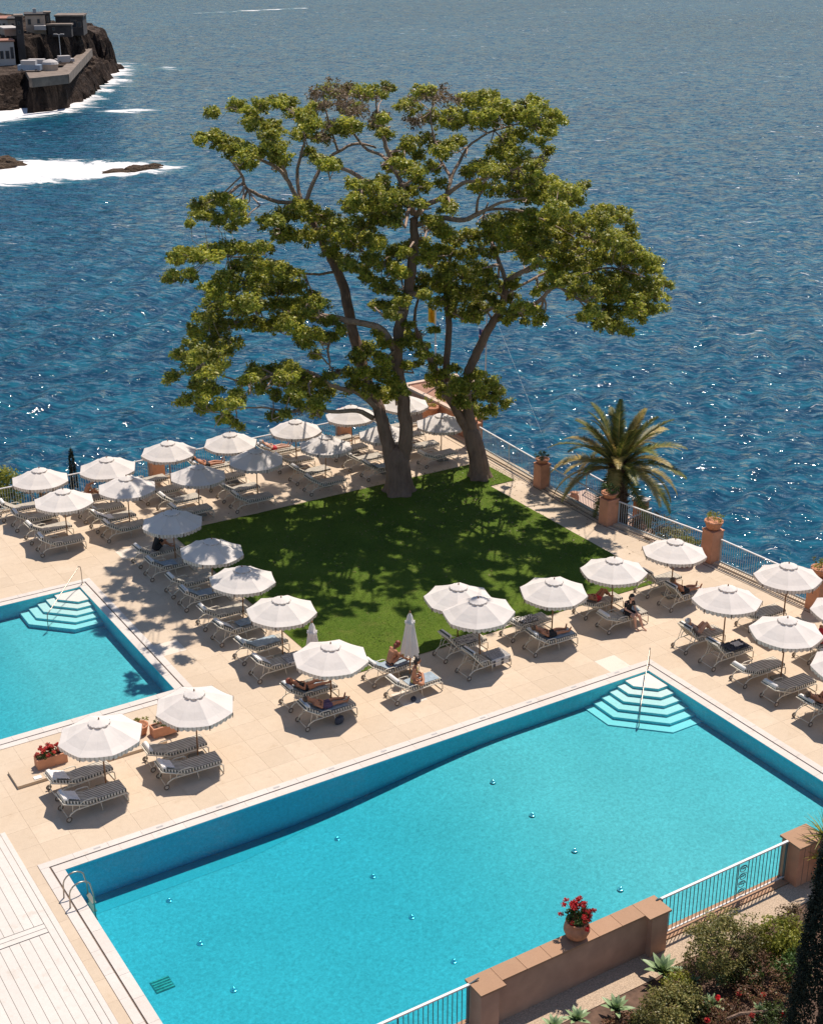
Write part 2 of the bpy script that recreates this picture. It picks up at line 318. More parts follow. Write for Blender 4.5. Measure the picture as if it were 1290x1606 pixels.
# ------------------------------------------------------------------ mesh helpers
def unit(v): v = np.asarray(v, float); n = np.linalg.norm(v); return v / n if n > 1e-9 else np.array([0, 0, 1.0])
class MB:
    def __init__(s): s.v = []; s.f = []; s.mi = []
    def _add(s, vs, fs, mi=0):
        o = len(s.v); s.v.extend([tuple(map(float, v)) for v in vs]); s.f.extend([tuple(i + o for i in f) for f in fs]); s.mi.extend([mi] * len(fs))
    def box(s, x0, x1, y0, y1, z0, z1, mi=0, M=None):
        vs = [(x, y, z) for z in (z0, z1) for y in (y0, y1) for x in (x0, x1)]
        if M is not None: vs = [tuple(M @ Vector(v)) for v in vs]
        s._add(vs, [(0, 2, 3, 1), (4, 5, 7, 6), (0, 1, 5, 4), (2, 6, 7, 3), (0, 4, 6, 2), (1, 3, 7, 5)], mi); return s
    def quad(s, a, b, c, d, mi=0): s._add([a, b, c, d], [(0, 1, 2, 3)], mi); return s
    def tube(s, pts, rad, n=6, mi=0, cap=True):
        pts = [np.asarray(p, float) for p in pts]; k = len(pts)
        if not hasattr(rad, '__len__'): rad = [rad] * k
        t = unit(pts[1] - pts[0]); ref = np.array([0, 0, 1.0]) if abs(t[2]) < 0.9 else np.array([1.0, 0, 0])
        u = unit(np.cross(t, ref)); vs = []
        for i, p in enumerate(pts):
            t = unit(pts[min(i + 1, k - 1)] - pts[max(i - 1, 0)])
            u = unit(u - t * (u @ t)); v = np.cross(t, u)
            for j in range(n):
                a = 2 * math.pi * j / n; vs.append(p + (u * math.cos(a) + v * math.sin(a)) * rad[i])
        fs = [(i * n + j, i * n + (j + 1) % n, (i + 1) * n + (j + 1) % n, (i + 1) * n + j) for i in range(k - 1) for j in range(n)]
        if cap: fs += [tuple(range(n - 1, -1, -1)), tuple(range((k - 1) * n, k * n))]
        s._add(vs, fs, mi); return s
    def lathe(s, prof, n=16, mi=0, c=(0, 0, 0), cap=True):
        vs = [(c[0] + r * math.cos(2 * math.pi * j / n), c[1] + r * math.sin(2 * math.pi * j / n), c[2] + z) for r, z in prof for j in range(n)]
        k = len(prof); fs = [(i * n + j, i * n + (j + 1) % n, (i + 1) * n + (j + 1) % n, (i + 1) * n + j) for i in range(k - 1) for j in range(n)]
        if cap: fs += [tuple(range(n - 1, -1, -1)), tuple(range((k - 1) * n, k * n))]
        s._add(vs, fs, mi); return s
    def ball(s, c, r, n=8, m=6, mi=0):
        r = r if hasattr(r, '__len__') else (r, r, r); vs = []
        for i in range(m + 1):
            th = math.pi * i / m
            for j in range(n):
                a = 2 * math.pi * j / n; vs.append((c[0] + r[0] * math.sin(th) * math.cos(a), c[1] + r[1] * math.sin(th) * math.sin(a), c[2] + r[2] * math.cos(th)))
        s._add(vs, [(i * n + j, (i + 1) * n + j, (i + 1) * n + (j + 1) % n, i * n + (j + 1) % n) for i in range(m) for j in range(n)], mi); return s
    def torus(s, c, R0, r, axis='y', n=14, m=5, mi=0):
        vs = []
        for i in range(n):
            a = 2 * math.pi * i / n
            for j in range(m):
                b = 2 * math.pi * j / m; q = R0 + r * math.cos(b); h = r * math.sin(b)
                p = {'y': (q * math.cos(a), h, q * math.sin(a)), 'z': (q * math.cos(a), q * math.sin(a), h), 'x': (h, q * math.cos(a), q * math.sin(a))}[axis]
                vs.append((c[0] + p[0], c[1] + p[1], c[2] + p[2]))
        s._add(vs, [(i * m + j, ((i + 1) % n) * m + j, ((i + 1) % n) * m + (j + 1) % m, i * m + (j + 1) % m) for i in range(n) for j in range(m)], mi); return s
    def prism(s, poly, z0, z1, mi=0, mtop=None):
        n = len(poly); a = sum(poly[i][0] * poly[(i + 1) % n][1] - poly[(i + 1) % n][0] * poly[i][1] for i in range(n))
        if a < 0: poly = poly[::-1]
        vs = [(x, y, z0) for x, y in poly] + [(x, y, z1) for x, y in poly]
        s._add(vs, [tuple(range(n - 1, -1, -1))] + [(i, (i + 1) % n, n + (i + 1) % n, n + i) for i in range(n)], mi)
        s._add(vs[n:], [tuple(range(n))], mi if mtop is None else mtop); return s
    def mesh(s, name, mats, smooth=False):
        me = bpy.data.meshes.new(name); me.from_pydata(s.v, [], s.f)
        for m in (mats if isinstance(mats, (list, tuple)) else [mats]): me.materials.append(m)
        me.polygons.foreach_set('material_index', s.mi)
        if smooth: me.polygons.foreach_set('use_smooth', [True] * len(s.f))
        me.update(); return me
def np_mesh(name, V, F, mats, smooth=False, mi=None):
    V = np.asarray(V, np.float32); F = np.asarray(F, np.int32); k = F.shape[1]
    me = bpy.data.meshes.new(name); me.vertices.add(len(V)); me.vertices.foreach_set('co', V.ravel())
    me.loops.add(F.size); me.loops.foreach_set('vertex_index', F.ravel())
    me.polygons.add(len(F)); me.polygons.foreach_set('loop_start', np.arange(0, F.size, k, dtype=np.int32))
    for m in (mats if isinstance(mats, (list, tuple)) else [mats]): me.materials.append(m)
    if mi is not None: me.polygons.foreach_set('material_index', np.asarray(mi, np.int32))
    me.polygons.foreach_set('use_smooth', np.full(len(F), smooth)); me.update(calc_edges=True); me.validate(); return me
def link(name, me, parent=None, loc=(0, 0, 0), rot=(0, 0, 0), scale=None):
    o = bpy.data.objects.new(name, me); COL.objects.link(o)
    if parent is not None: o.parent = parent
    o.location = loc; o.rotation_euler = rot
    if scale: o.scale = scale
    return o
def tag(o, label=None, cat=None, group=None, kind=None):
    if label: o['label'] = label
    if cat: o['category'] = cat
    if group: o['group'] = group
    if kind: o['kind'] = kind
    return o
def thing(name, label, cat, loc=(0, 0, 0), rz=0.0, group=None):
    return tag(link(name, None, None, loc, (0, 0, rz)), label, cat, group)
def obj(name, mb, mats, parent=None, loc=(0, 0, 0), rot=(0, 0, 0), smooth=False):
    return link(name, mb.mesh(name, mats, smooth), parent, loc, rot)

def leaves_mesh(name, C, Nrm, size, mats, aspect=0.55, mi=None, jit=0.9):
    """one diamond leaf per centre, facing roughly Nrm"""
    n = len(C); N = Nrm + RNG.normal(0, jit, (n, 3)); N /= np.linalg.norm(N, axis=1)[:, None] + 1e-9
    A = np.cross(N, RNG.normal(0, 1, (n, 3))); A /= np.linalg.norm(A, axis=1)[:, None] + 1e-9
    B = np.cross(N, A); sz = (size * RNG.uniform(0.65, 1.3, n))[:, None] if not hasattr(size, '__len__') else size[:, None]
    V = np.stack([C - A * sz * .5, C + B * sz * .5 * aspect, C + A * sz * .5, C - B * sz * .5 * aspect], 1).reshape(-1, 3)
    F = np.arange(4 * n).reshape(n, 4)
    return np_mesh(name, V, F, mats, False, mi)
def cloud(center, rad, n, shell=0.6):
    d = RNG.normal(0, 1, (n, 3)); d /= np.linalg.norm(d, axis=1)[:, None]
    r = RNG.uniform(shell, 1.0, n)[:, None]
    return np.asarray(center) + d * r * np.asarray(rad), d
def clumpy(center, rad, tufts, per, tr, size, bias=0.35):
    C, d = cloud(center, rad, tufts, 0.5); Cs = []; Ns = []
    for c, dd in zip(C, d):
        if dd[2] < -0.7 and random.random() < 0.5: continue
        p, q = cloud(c, (tr, tr, tr * 0.8), per, 0.3); Cs.append(p); Ns.append(q * 0.6 + dd * 0.5 + np.array([0, 0, bias]))
    return np.concatenate(Cs), np.concatenate(Ns)

# ------------------------------------------------------------------ sea
SEA = -15.0
def poly_sd(P, poly):
    """signed distance (negative inside) of points P (n,2) to polygon"""
    poly = np.asarray(poly); n = len(poly); d = np.full(len(P), 1e9); ins = np.zeros(len(P), bool)
    for i in range(n):
        a = poly[i]; b = poly[(i + 1) % n]; e = b - a; w_ = P - a
        t = np.clip((w_ @ e) / (e @ e + 1e-9), 0, 1); d = np.minimum(d, np.linalg.norm(w_ - t[:, None] * e, axis=1))
        c = ((a[1] > P[:, 1]) != (b[1] > P[:, 1])) & (P[:, 0] < (b[0] - a[0]) * (P[:, 1] - a[1]) / (b[1] - a[1] + 1e-12) + a[0])
        ins ^= c
    return np.where(ins, -d, d)
def gp(pts, z): return [tuple(G(x, y, z)[:2]) for x, y in pts]
FOAM = [gp([(-60, 250), (0, 249), (60, 250), (120, 253), (200, 253), (250, 256), (285, 262), (240, 271), (150, 279), (100, 286), (0, 292), (-60, 295)], SEA),
        gp([(-60, 160), (0, 160), (120, 150), (150, 130), (168, 100), (180, 98), (215, 103), (205, 112), (192, 122), (188, 134), (172, 145), (160, 157), (135, 168), (90, 179), (40, 188), (0, 193), (-60, 200)], SEA),
        gp([(150, 174), (205, 170), (236, 170), (246, 174), (210, 178), (160, 178)], SEA),
        gp([(240, 106), (262, 104), (290, 107), (285, 110), (250, 110)], SEA)]
WAKE = gp([(240, 24), (340, 18.5), (482, 11.5), (484, 13.2), (340, 19.6)], SEA)
def build_sea():
    # polar sheet round the camera's foot: dense in front, coarse behind, out to the horizon
    th = np.concatenate([np.linspace(R(-180), R(-27), 34, endpoint=False), np.linspace(R(-27), R(27), 620, endpoint=False), np.linspace(R(27), R(180), 35)])
    r1 = np.geomspace(52, 1150, 560); r2 = np.geomspace(1150, 40000, 40)[1:]; r0 = np.array([1.0, 20, 40])
    rr = np.concatenate([r0, r1, r2]); T, RR = np.meshgrid(AZ + th, rr)
    X = RR * np.sin(T); Y = RR * np.cos(T); Z = np.zeros_like(X)
    dr = np.gradient(rr)[:, None]; dth = np.gradient(th)[None, :]; sp = np.maximum(dr, RR * dth)
    rng = np.random.default_rng(3)
    for k in range(46):
        lam = 0.8 * (5.0 / 0.8) ** rng.random(); a = R(-62) + rng.normal(0, 0.55); ph = rng.uniform(0, 6.28)
        q = 2 * math.pi / lam * (X * math.cos(a) + Y * math.sin(a)) + ph
        amp = 0.0115 * lam ** 0.85; att = np.clip(lam / (3.2 * sp) - 0.6, 0, 1)
        Z += amp * att * (np.sin(q) + 0.25 * np.sin(2 * q + 0.5))
    V = np.stack([X, Y, Z + SEA], -1).reshape(-1, 3); nr, nt = X.shape
    i = np.arange(nr - 1)[:, None] * nt + np.arange(nt - 1)[None, :]
    F = np.stack([i, i + nt, i + nt + 1, i + 1], -1).reshape(-1, 4)[:, ::-1]
    P2 = V[:, :2].astype(float); foam = np.zeros(len(V)); sel = (P2[:, 1] > 150) & (P2[:, 1] < 520)
    idx = np.where(sel)[0]; acc = np.zeros(len(idx))
    for pl, soft in zip(FOAM, (9, 11, 5, 5)):
        d = poly_sd(P2[idx], pl); acc = np.maximum(acc, np.clip((-d + soft * .5) / soft, 0, 1) * (.62 if soft == 5 else .95))
    foam[idx] = acc
    idx = np.where((P2[:, 1] > 500) & (np.hypot(P2[:, 0], P2[:, 1]) < 1100))[0]
    foam[idx] = np.maximum(foam[idx], np.clip((-poly_sd(P2[idx], WAKE) + 2) / 4, 0, 1) * 0.62)
    me = np_mesh('sea', V, F, M_SEA, True)
    at = me.attributes.new('foam', 'FLOAT', 'POINT'); at.data.foreach_set('value', foam.astype(np.float32))
    tag(link('sea', me), 'deep blue rippled sea with white caps reaching to the horizon', kind='structure')
build_sea()

# ------------------------------------------------------------------ headland
def snoise(P, seed, octaves=5, f0=0.08, gain=0.55):
    rng = np.random.default_rng(seed); out = np.zeros(len(P)); a = 1.0; f = f0
    for o in range(octaves):
        for _ in range(4):
            d = rng.normal(0, 1, P.shape[1]); d /= np.linalg.norm(d); out += a * np.sin(P @ d * f * 6.28 + rng.uniform(0, 6.28) + 1.5 * np.sin(P @ np.roll(d, 1) * f * 4)) / 4
        a *= gain; f *= 2.03
    return out
def build_headland():
    xs = np.arange(20, 165, 0.75); ys = np.arange(285, 440, 0.75); X, Y = np.meshgrid(xs, ys); P = np.stack([X.ravel(), Y.ravel()], 1)
    nz = snoise(P, 5, 5, 0.05); nz2 = snoise(P, 9, 4, 0.22); blk = np.round(snoise(P, 12, 3, 0.12) * 2) / 2
    polys = [
      (gp([(-140, 178), (0, 168), (60, 167), (125, 158), (155, 142), (172, 118), (186, 108), (150, 96), (100, 96), (-140, 120)], -14.6), -12.4, 2.2, 1.5),   # low rock shelf
      (gp([(105, 138), (135, 128), (158, 110), (160, 98), (138, 92), (112, 118)], -12), -10.8, 1.2, 1.1),
      (gp([(-140, 168), (0, 158), (38, 152), (60, 146), (100, 140), (108, 118), (140, 84), (100, 84), (-140, 100)], -14), -8.9, 2.0, 0.15),    # promenade level
      (gp([(46, 131), (106, 125), (146, 84), (128, 70), (36, 108)], -9), -9.05, 1.0, .35),
      (gp([(-140, 150), (-20, 148), (10, 140), (30, 128), (36, 108), (-140, 100)], -14), -8.2, 4.0, 1.2),                     # left bluff
      (gp([(-140, 112), (34, 104), (72, 101), (105, 98), (124, 95)], -9.5) + gp([(146, 103), (171, 107), (170, 92), (150, 80), (60, 76), (-140, 76)], -14.3), -2.9, 3.0, 0.8)]
    H = np.full(len(P), -18.0)
    for pl, top, ramp, rough in polys:
        d = poly_sd(P, pl) + nz * 2.2 * min(1, rough + .15) + nz2 * 0.8 * min(1, rough)
        h = -18 + (top + 18) * np.clip(-d / ramp + 0.3, 0, 1) ** 0.6 + rough * (nz2 * 0.6 + blk * 0.5) * np.clip(-d / 2, 0, 1)
        H = np.maximum(H, h)
    Rr = G(150, 52, 0)
    # the cliff top falls away towards its seaward end
    e = np.clip((P[:, 0] - 128) / 14, 0, 1); H = np.where(H > -8, H - e ** 2 * 5.0 * np.clip((H + 8) / 8, 0, 1), H)
    ny, nx = X.shape; i = np.arange(ny - 1)[:, None] * nx + np.arange(nx - 1)[None, :]
    F = np.stack([i, i + 1, i + nx + 1, i + nx], -1).reshape(-1, 4); V = np.stack([P[:, 0], P[:, 1], H], 1)
    keep = (H[F] > -17.5).any(1)
    me = np_mesh('headland', V, F[keep], M_ROCK, False)
    tag(link('headland', me), 'dark basalt headland with surf along its foot', kind='structure')
build_headland()
M_BEIGE = mat('beige_wall', (0.45, 0.34, 0.26), 0.85, 0.2, 0.4, world=True)
M_BLACKW = mat('black_stone_wall', (0.055, 0.045, 0.042), 0.85, 0.4, 0.5, world=True)
M_WHITEW = mat('white_wall', (0.50, 0.45, 0.42), 0.8, 0.1, 0.4, world=True)
M_ROOFR = mat('red_tile_roof', (0.33, 0.15, 0.10), 0.85, 0.25, 1.5, world=True)
M_WINP = mat('dark_glass', (0.03, 0.035, 0.045), 0.2)
M_CONC = mat('weathered_concrete', (0.21, 0.16, 0.125), 0.9, 0.3, 0.6, 0.3, 2, world=True)
M_GREYV = mat('pale_van_paint', (0.26, 0.32, 0.40), 0.5)
def slab(name, label, cat, pxl, pxr, pt, pb, dist, depth, wallm, rot=0.0, wins=(), roof=None, wcol=None, extra=None, group=None):
    """a block facing the camera: picture extents at a given distance"""
    a = D3(pxl, pb, dist); b = D3(pxr, pb, dist); t = D3((pxl + pxr) / 2, pt, dist)
    wdt = np.linalg.norm((b - a)[:2]); h = t[2] - (a[2] + b[2]) / 2; c = (a + b) / 2
    o = thing(name, label, cat, (c[0], c[1], c[2]), -AZ + rot, group)
    obj('wall', MB().box(-wdt / 2, wdt / 2, 0, depth, -(4 if pb > 80 else 1.2), h), wallm, o)
    rf = MB().box(-wdt / 2 - .25, wdt / 2 + .25, -.25, depth + .25, h, h + .35)
    obj('roof', rf, roof or M_CONC, o)
    for (u0, u1, v0, v1) in wins:
        x0, x1 = -wdt / 2 + u0 * wdt, -wdt / 2 + u1 * wdt; z0, z1 = v0 * h, v1 * h
        f = obj('window', MB().box(x0 - .08, x1 + .08, -.09, 0.02, z0 - .08, z1 + .08), wcol or M_CONC, o)
        obj('pane', MB().box(x0, x1, -.12, -.092, z0, z1), M_WINP, f)
    return o, wdt, h
o, wd, h = slab('cliff_house', 'square beige house with dark roof standing on the headland cliff', 'house', 43, 73, 24, 55, 364, 8, M_BEIGE, 0.25, [(.12, .26, .55, .8), (.6, .72, .6, .8)], roof=M_BLACKW)
obj('awning', MB().box(-wd * .1, wd * .5, -2.2, -.1, h * .28, h * .5), M_WHITEW, o)
obj('chimney', MB().box(-.4, .4, 3, 3.8, h + .352, h + 1.4), M_WHITEW, o)
slab('tower', 'tall dark stone stair tower at the left end of the cliff house', 'tower', 32, 43, 26, 108, 352, 5, M_BLACKW, 0.25, [(.3, .6, .84, .9), (.3, .6, .68, .74)], roof=M_CONC)
slab('tower_annex', 'narrow black chimney block just right of the cliff house', 'building', 73, 81, 21, 47, 366, 4, M_BLACKW, 0.25, [(.3, .6, .5, .8)])
slab('cliff_house', 'low black flat roofed house at the seaward end of the cliff', 'house', 89, 131, 26, 48, 372, 8, M_BLACKW, 0.1, [(.55, .75, .25, .75), (.08, .2, .2, .6), (.82, .93, .25, .6)], wcol=M_CONC)
slab('shed', 'long low black shed between the two cliff houses', 'shed', 76, 112, 40, 50, 364, 3, M_BLACKW, 0.1, [(.2, .3, .2, .7)], roof=M_CONC)
slab('white_house', 'white house with a red roof at the far left edge', 'house', -20, 15, 31, 52, 372, 10, M_WHITEW, 0.2, [(.55, .63, .3, .7), (.75, .83, .3, .7)], roof=M_ROOFR)
slab('terraced_house', 'beige terraced house stepping down behind the stair tower', 'house', 12, 33, 46, 88, 356, 8, M_BEIGE, 0.45, [(.1, .3, .6, .75), (.4, .6, .6, .75), (.7, .9, .6, .75), (.15, .85, .2, .3)], roof=M_WHITEW)
slab('terraced_house', 'white fronted house above the rocks at the left edge', 'house', -25, 24, 66, 95, 348, 8, M_WHITEW, 0.35, [(.55, .64, .1, .5), (.72, .82, .1, .5), (.88, .96, .1, .7)], roof=M_ROOFR)
slab('white_house', 'small dark roofed house between white house and tower', 'house', 14, 33, 31, 46, 370, 8, M_BEIGE, 0.2, [(.3, .45, .3, .6)], roof=M_BLACKW)
# promenade: slab with parapet, ramp
pr = obj('promenade', MB().prism(gp([(48, 127), (105, 121), (142, 80), (132, 78), (98, 108), (40, 112)], -8.6), -9.3, -8.3), M_CONC)
tag(pr, 'pale concrete promenade on the rocks below the cliff', kind='structure')
a, b, c = (G(48, 127, -8.3), G(105, 121, -8.3), G(142, 80, -8.3))
pw = MB()
for p, q in ((a, b), (b, c)):
    d = unit(q - p); nrm = np.array([-d[1], d[0], 0]) * .5
    pw.prism([tuple((p - nrm)[:2]), tuple((q - nrm)[:2]), tuple((q + nrm)[:2]), tuple((p + nrm)[:2])], -9.6, -7.7)
tag(obj('sea_wall', pw, M_CONC), 'angled concrete sea wall along the promenade edge', 'sea wall')
def pxbox(name, label, cat, px, py, z, wx, wy, hh, m, rz=0.0, extra=None):
    p = G(px, py, z); o = thing(name, label, cat, tuple(p), -AZ + rz)
    obj('body', MB().box(-wx / 2, wx / 2, -wy / 2, wy / 2, .3, hh * .6), m, o)
    obj('cab', MB().box(-wx * .35, wx * .3, -wy * .45, wy * .45, hh * .6, hh), extra or M_WHITEW, o)
    for sx in (-.32, .32):
        for sy in (-.5, .5): obj('wheel', MB().torus((sx * wx, sy * wy, .32), .22, .1, 'y', 8, 4), M_TYRE, o)
    return o
pxbox('parked_van', 'pale blue van parked on the promenade, left of the other', 'van', 48, 112, -8.3, 5, 2.2, 2.4, M_GREYV)
pxbox('parked_van', 'long pale blue and white van parked beside the dome', 'van', 60, 109, -8.3, 5.5, 2.2, 2.3, M_GREYV)
pxbox('parked_car', 'white car parked near the bend of the sea wall', 'car', 102, 99, -8.3, 4.2, 2, 1.7, M_WHITEW, 0.5)
p = G(80, 110, -8.3); o = thing('kiosk', 'small round white domed kiosk on the promenade', 'kiosk', tuple(p))
obj('wall', MB().lathe([(1.7, 0), (1.7, 1.3)], 14), M_BEIGE, o); obj('dome', MB().lathe([(1.9, 1.3), (1.7, 1.8), (1.1, 2.2), (.1, 2.4)], 14), M_WHITEW, o)
p = G(96, 92, -8.3); o = thing('street_lamp', 'tall promenade lamp with two white heads against the cliff', 'lamp', tuple(p), -AZ)
obj('pole', MB().tube([(0, 0, 0), (0, 0, 5.6)], [.13, .08], 6), M_RAIL, o)
obj('arm', MB().tube([(-.8, 0, 5.6), (.8, 0, 5.6)], .06, 5), M_RAIL, o)
for sx in (-.8, .8): obj('lamp_head', MB().box(sx - .45, sx + .45, -.25, .25, 5.55, 5.8), M_WHITEW, o)

def rock(label, px, py, z, r, seed, m=M_ROCK):
    n, mm = 18, 12; vs = []; rng = np.random.default_rng(seed)
    th = np.linspace(0, math.pi, mm + 1)[:, None]; ph = np.linspace(0, 2 * math.pi, n, endpoint=False)[None, :]
    V = np.stack([np.sin(th) * np.cos(ph), np.sin(th) * np.sin(ph), np.cos(th) + 0 * ph], -1).reshape(-1, 3)
    d = 1 + 0.35 * snoise(V * 2.2 + seed, seed, 4, 0.25, .6); V = V * d[:, None] * np.asarray(r)
    F = [(i * n + j, (i + 1) * n + j, (i + 1) * n + (j + 1) % n, i * n + (j + 1) % n) for i in range(mm) for j in range(n)]
    p = G(px, py, z); return tag(link('rock', np_mesh('rock', V, F, m, False), None, tuple(p)), label, 'rock')
rock('large brown rock at the left edge in the white surf', 0, 262, SEA, (4.2, 2.6, 1.6), 3, M_ROCKB)
rock('low brown reef awash at the right end of the foam', 222, 268, SEA - .2, (3.2, 1.6, .9), 4, M_ROCKB)
rock('small flat rock just right of the brown reef', 240, 263, SEA - .15, (1.8, 1.0, .7), 8, M_ROCKB)
rock('flat brown rock just left of the brown reef', 190, 271, SEA - .2, (3.0, 1.2, .6), 6, M_ROCKB)
rock('dark rock standing in the surf below the headland', 72, 174, SEA, (1.5, 1.1, 1.2), 7)
rock('low dark rock in the surf at the left edge', 10, 172, SEA, (3.0, 1.5, 1.2), 11)
rock('dark rock at the seaward tip of the headland', 178, 108, SEA, (3.0, 2.0, 1.6), 13)

# ------------------------------------------------------------------ terrace
PX0, PX1, PY0, PY1 = 8.80, 29.93, 21.68, 32.32          # big pool water
QX0, QX1, QY0, QY1 = -3.0, 15.30, 39.90, 49.28          # small pool water
FENCE_R = [(37.55, 58.5), (37.30, 48.15), (37.15, 43.2), (38.15, 38.0), (38.6, 32.6), (38.9, 20.0)]
tb = MB()
for x0, x1, y0, y1 in [(-3, 37.75, 49.9, 58.8), (15.9, 37.3, 32.92, 49.9), (-3, 8.2, 32.92, 39.3), (8.2, 15.9, 32.92, 39.3), (30.53, 38.9, 20, 32.92), (37.3, 38.4, 32.92, 40.0), (7.9, 8.2, 20, 32.92)]:
    tb.box(x0, x1, y0, y1, -0.6, -0.012)
terrace = tag(obj('terrace', tb, M_MORTAR), 'sunlit cream stone terrace around the pools and lawn', kind='structure')
slabs = []
def tiles(x0, x1, y0, y1, sx=0.92, sy=0.92):
    nx = max(1, round((x1 - x0) / sx)); ny = max(1, round((y1 - y0) / sy)); dx = (x1 - x0) / nx; dy = (y1 - y0) / ny
    for i in range(nx):
        for j in range(ny): slabs.append((x0 + i * dx, x0 + (i + 1) * dx, y0 + j * dy, y0 + (j + 1) * dy))
tiles(6, 20.4, 49.9, 58.3); tiles(20.4, 37.2, 52.35, 58.3); tiles(15.9, 20.4, 37.55, 49.9)
tiles(35.0, 37.0, 37.55, 49.25, 1.0, .92); tiles(4, 37.9, 32.93, 37.55); tiles(4, 15.9, 37.55, 39.3)
tiles(30.54, 38.4, 21.0, 32.93); tiles(37.0, 38.05, 37.55, 39.8); tiles(7.91, 8.19, 20.5, 32.93, .3, .92)
tiles(36.75, 37.3, 49.25, 52.35)
slabs = [s for s in slabs if not (s[2] > 57.6 and s[0] > 37)]
slabs.sort(key=lambda s: math.hypot((s[0] + s[1]) / 2, (s[2] + s[3]) / 2))
def slab_mesh(mb, s, ox=0, oy=0, g=0.002):
    j = random.uniform(-0.0012, 0.0012); x0, x1, y0, y1 = s[0] + g - ox, s[1] - g - ox, s[2] + g - oy, s[3] - g - oy
    mb.box(x0, x1, y0, y1, -0.03, 0.0 + j - 0.004)
vis = [s for s in slabs if (lambda q: -0.02 < q[0] < 1.02)(((np.array([(s[0]+s[1])/2, (s[2]+s[3])/2, -CAM_H]) @ RGT) / (np.array([(s[0]+s[1])/2, (s[2]+s[3])/2, -CAM_H]) @ FWD) * FPX / 1290 + .5, 0))]
near = set(vis[:290]); field = MB(); cache = {}
for s in slabs:
    if s in near:
        key = (round(s[1] - s[0], 3), round(s[3] - s[2], 3))
        if key not in cache:
            mb = MB(); slab_mesh(mb, (0, key[0], 0, key[1])); cache[key] = mb.mesh('paver', M_PAVE)
        link('paver', cache[key], terrace, (s[0], s[2], 0))
    else: slab_mesh(field, s)
tag(obj('paver_field', field, M_PAVE, terrace), kind='stuff')
# body of the terrace down to the sea
cb = MB(); cb.prism([(-3, 22), (38.7, 22), (38.7, 40.2), (37.5, 40.2), (37.5, 58.6), (-3, 58.6)], -3.2, -2.6)
for q in ((15.95, 37.4, 49.95, 58.6), (-3, 15.95, 49.95, 58.6), (30.7, 38.7, 21.3, 40.2), (30.7, 37.4, 40.2, 49.95)): cb.box(q[0], q[1], q[2], q[3], -2.59, -.61)
cb.prism([(-3, 12), (36.8, 12), (36.8, 56.8), (-3, 56.8)], -17, -3.2)
tag(obj('cliff', cb, M_ROCKB), 'rock and masonry carrying the terrace above the sea', kind='structure')

# lawn
lawn_poly = [(20.4, 37.55), (35.0, 37.55), (35.0, 49.3), (36.75, 49.3), (36.75, 52.3), (20.4, 52.3)]
def build_lawn():
    V = []; F = []; st = 0.35
    xs = np.arange(20.4, 36.76, st); ys = np.arange(37.55, 52.31, st)
    X, Y = np.meshgrid(xs, ys); P = np.stack([X.ravel(), Y.ravel()], 1); nz = snoise(P, 4, 3, .3) * .012
    ny, nx = X.shape; i = np.arange(ny - 1)[:, None] * nx + np.arange(nx - 1)[None, :]
    Fq = np.stack([i, i + 1, i + nx + 1, i + nx], -1).reshape(-1, 4); c = P[Fq].mean(1); keep = ~((c[:, 0] > 35.0) & (c[:, 1] < 49.3))
    return np_mesh('lawn', np.stack([P[:, 0], P[:, 1], 0.02 + nz], 1), Fq[keep], M_GRASS, True)
lawn = tag(link('lawn', build_lawn()), 'green mown lawn shaded by the two big trees', kind='structure')
tag(obj('lawn_soil', MB().prism(lawn_poly, -.5, -.02), M_SOIL, lawn))
def blades():
    n = 90000; x = RNG.uniform(20.45, 36.7, n); y = RNG.uniform(37.6, 52.25, n); k = ~((x > 34.95) & (y < 49.35)); x, y = x[k], y[k]; n = len(x)
    a = RNG.uniform(0, 6.28, n); hgt = RNG.uniform(.012, .04, n); wd_ = RNG.uniform(.006, .014, n); l = RNG.normal(0, .03, (n, 2))
    b0 = np.stack([x - np.cos(a) * wd_, y - np.sin(a) * wd_, np.full(n, .005)], 1); b1 = np.stack([x + np.cos(a) * wd_, y + np.sin(a) * wd_, np.full(n, .005)], 1)
    t = np.stack([x + l[:, 0], y + l[:, 1], .02 + hgt], 1)
    return np_mesh('grass', np.stack([b0, b1, t], 1).reshape(-1, 3), np.arange(3 * n).reshape(n, 3), m_leaf('grass_blades', [(0.055, 0.11, 0.012), (0.085, 0.145, 0.016), (0.13, 0.175, 0.026)], .2))
tag(link('grass', blades()), 'short green grass blades of the mown lawn', 'grass', kind='stuff')

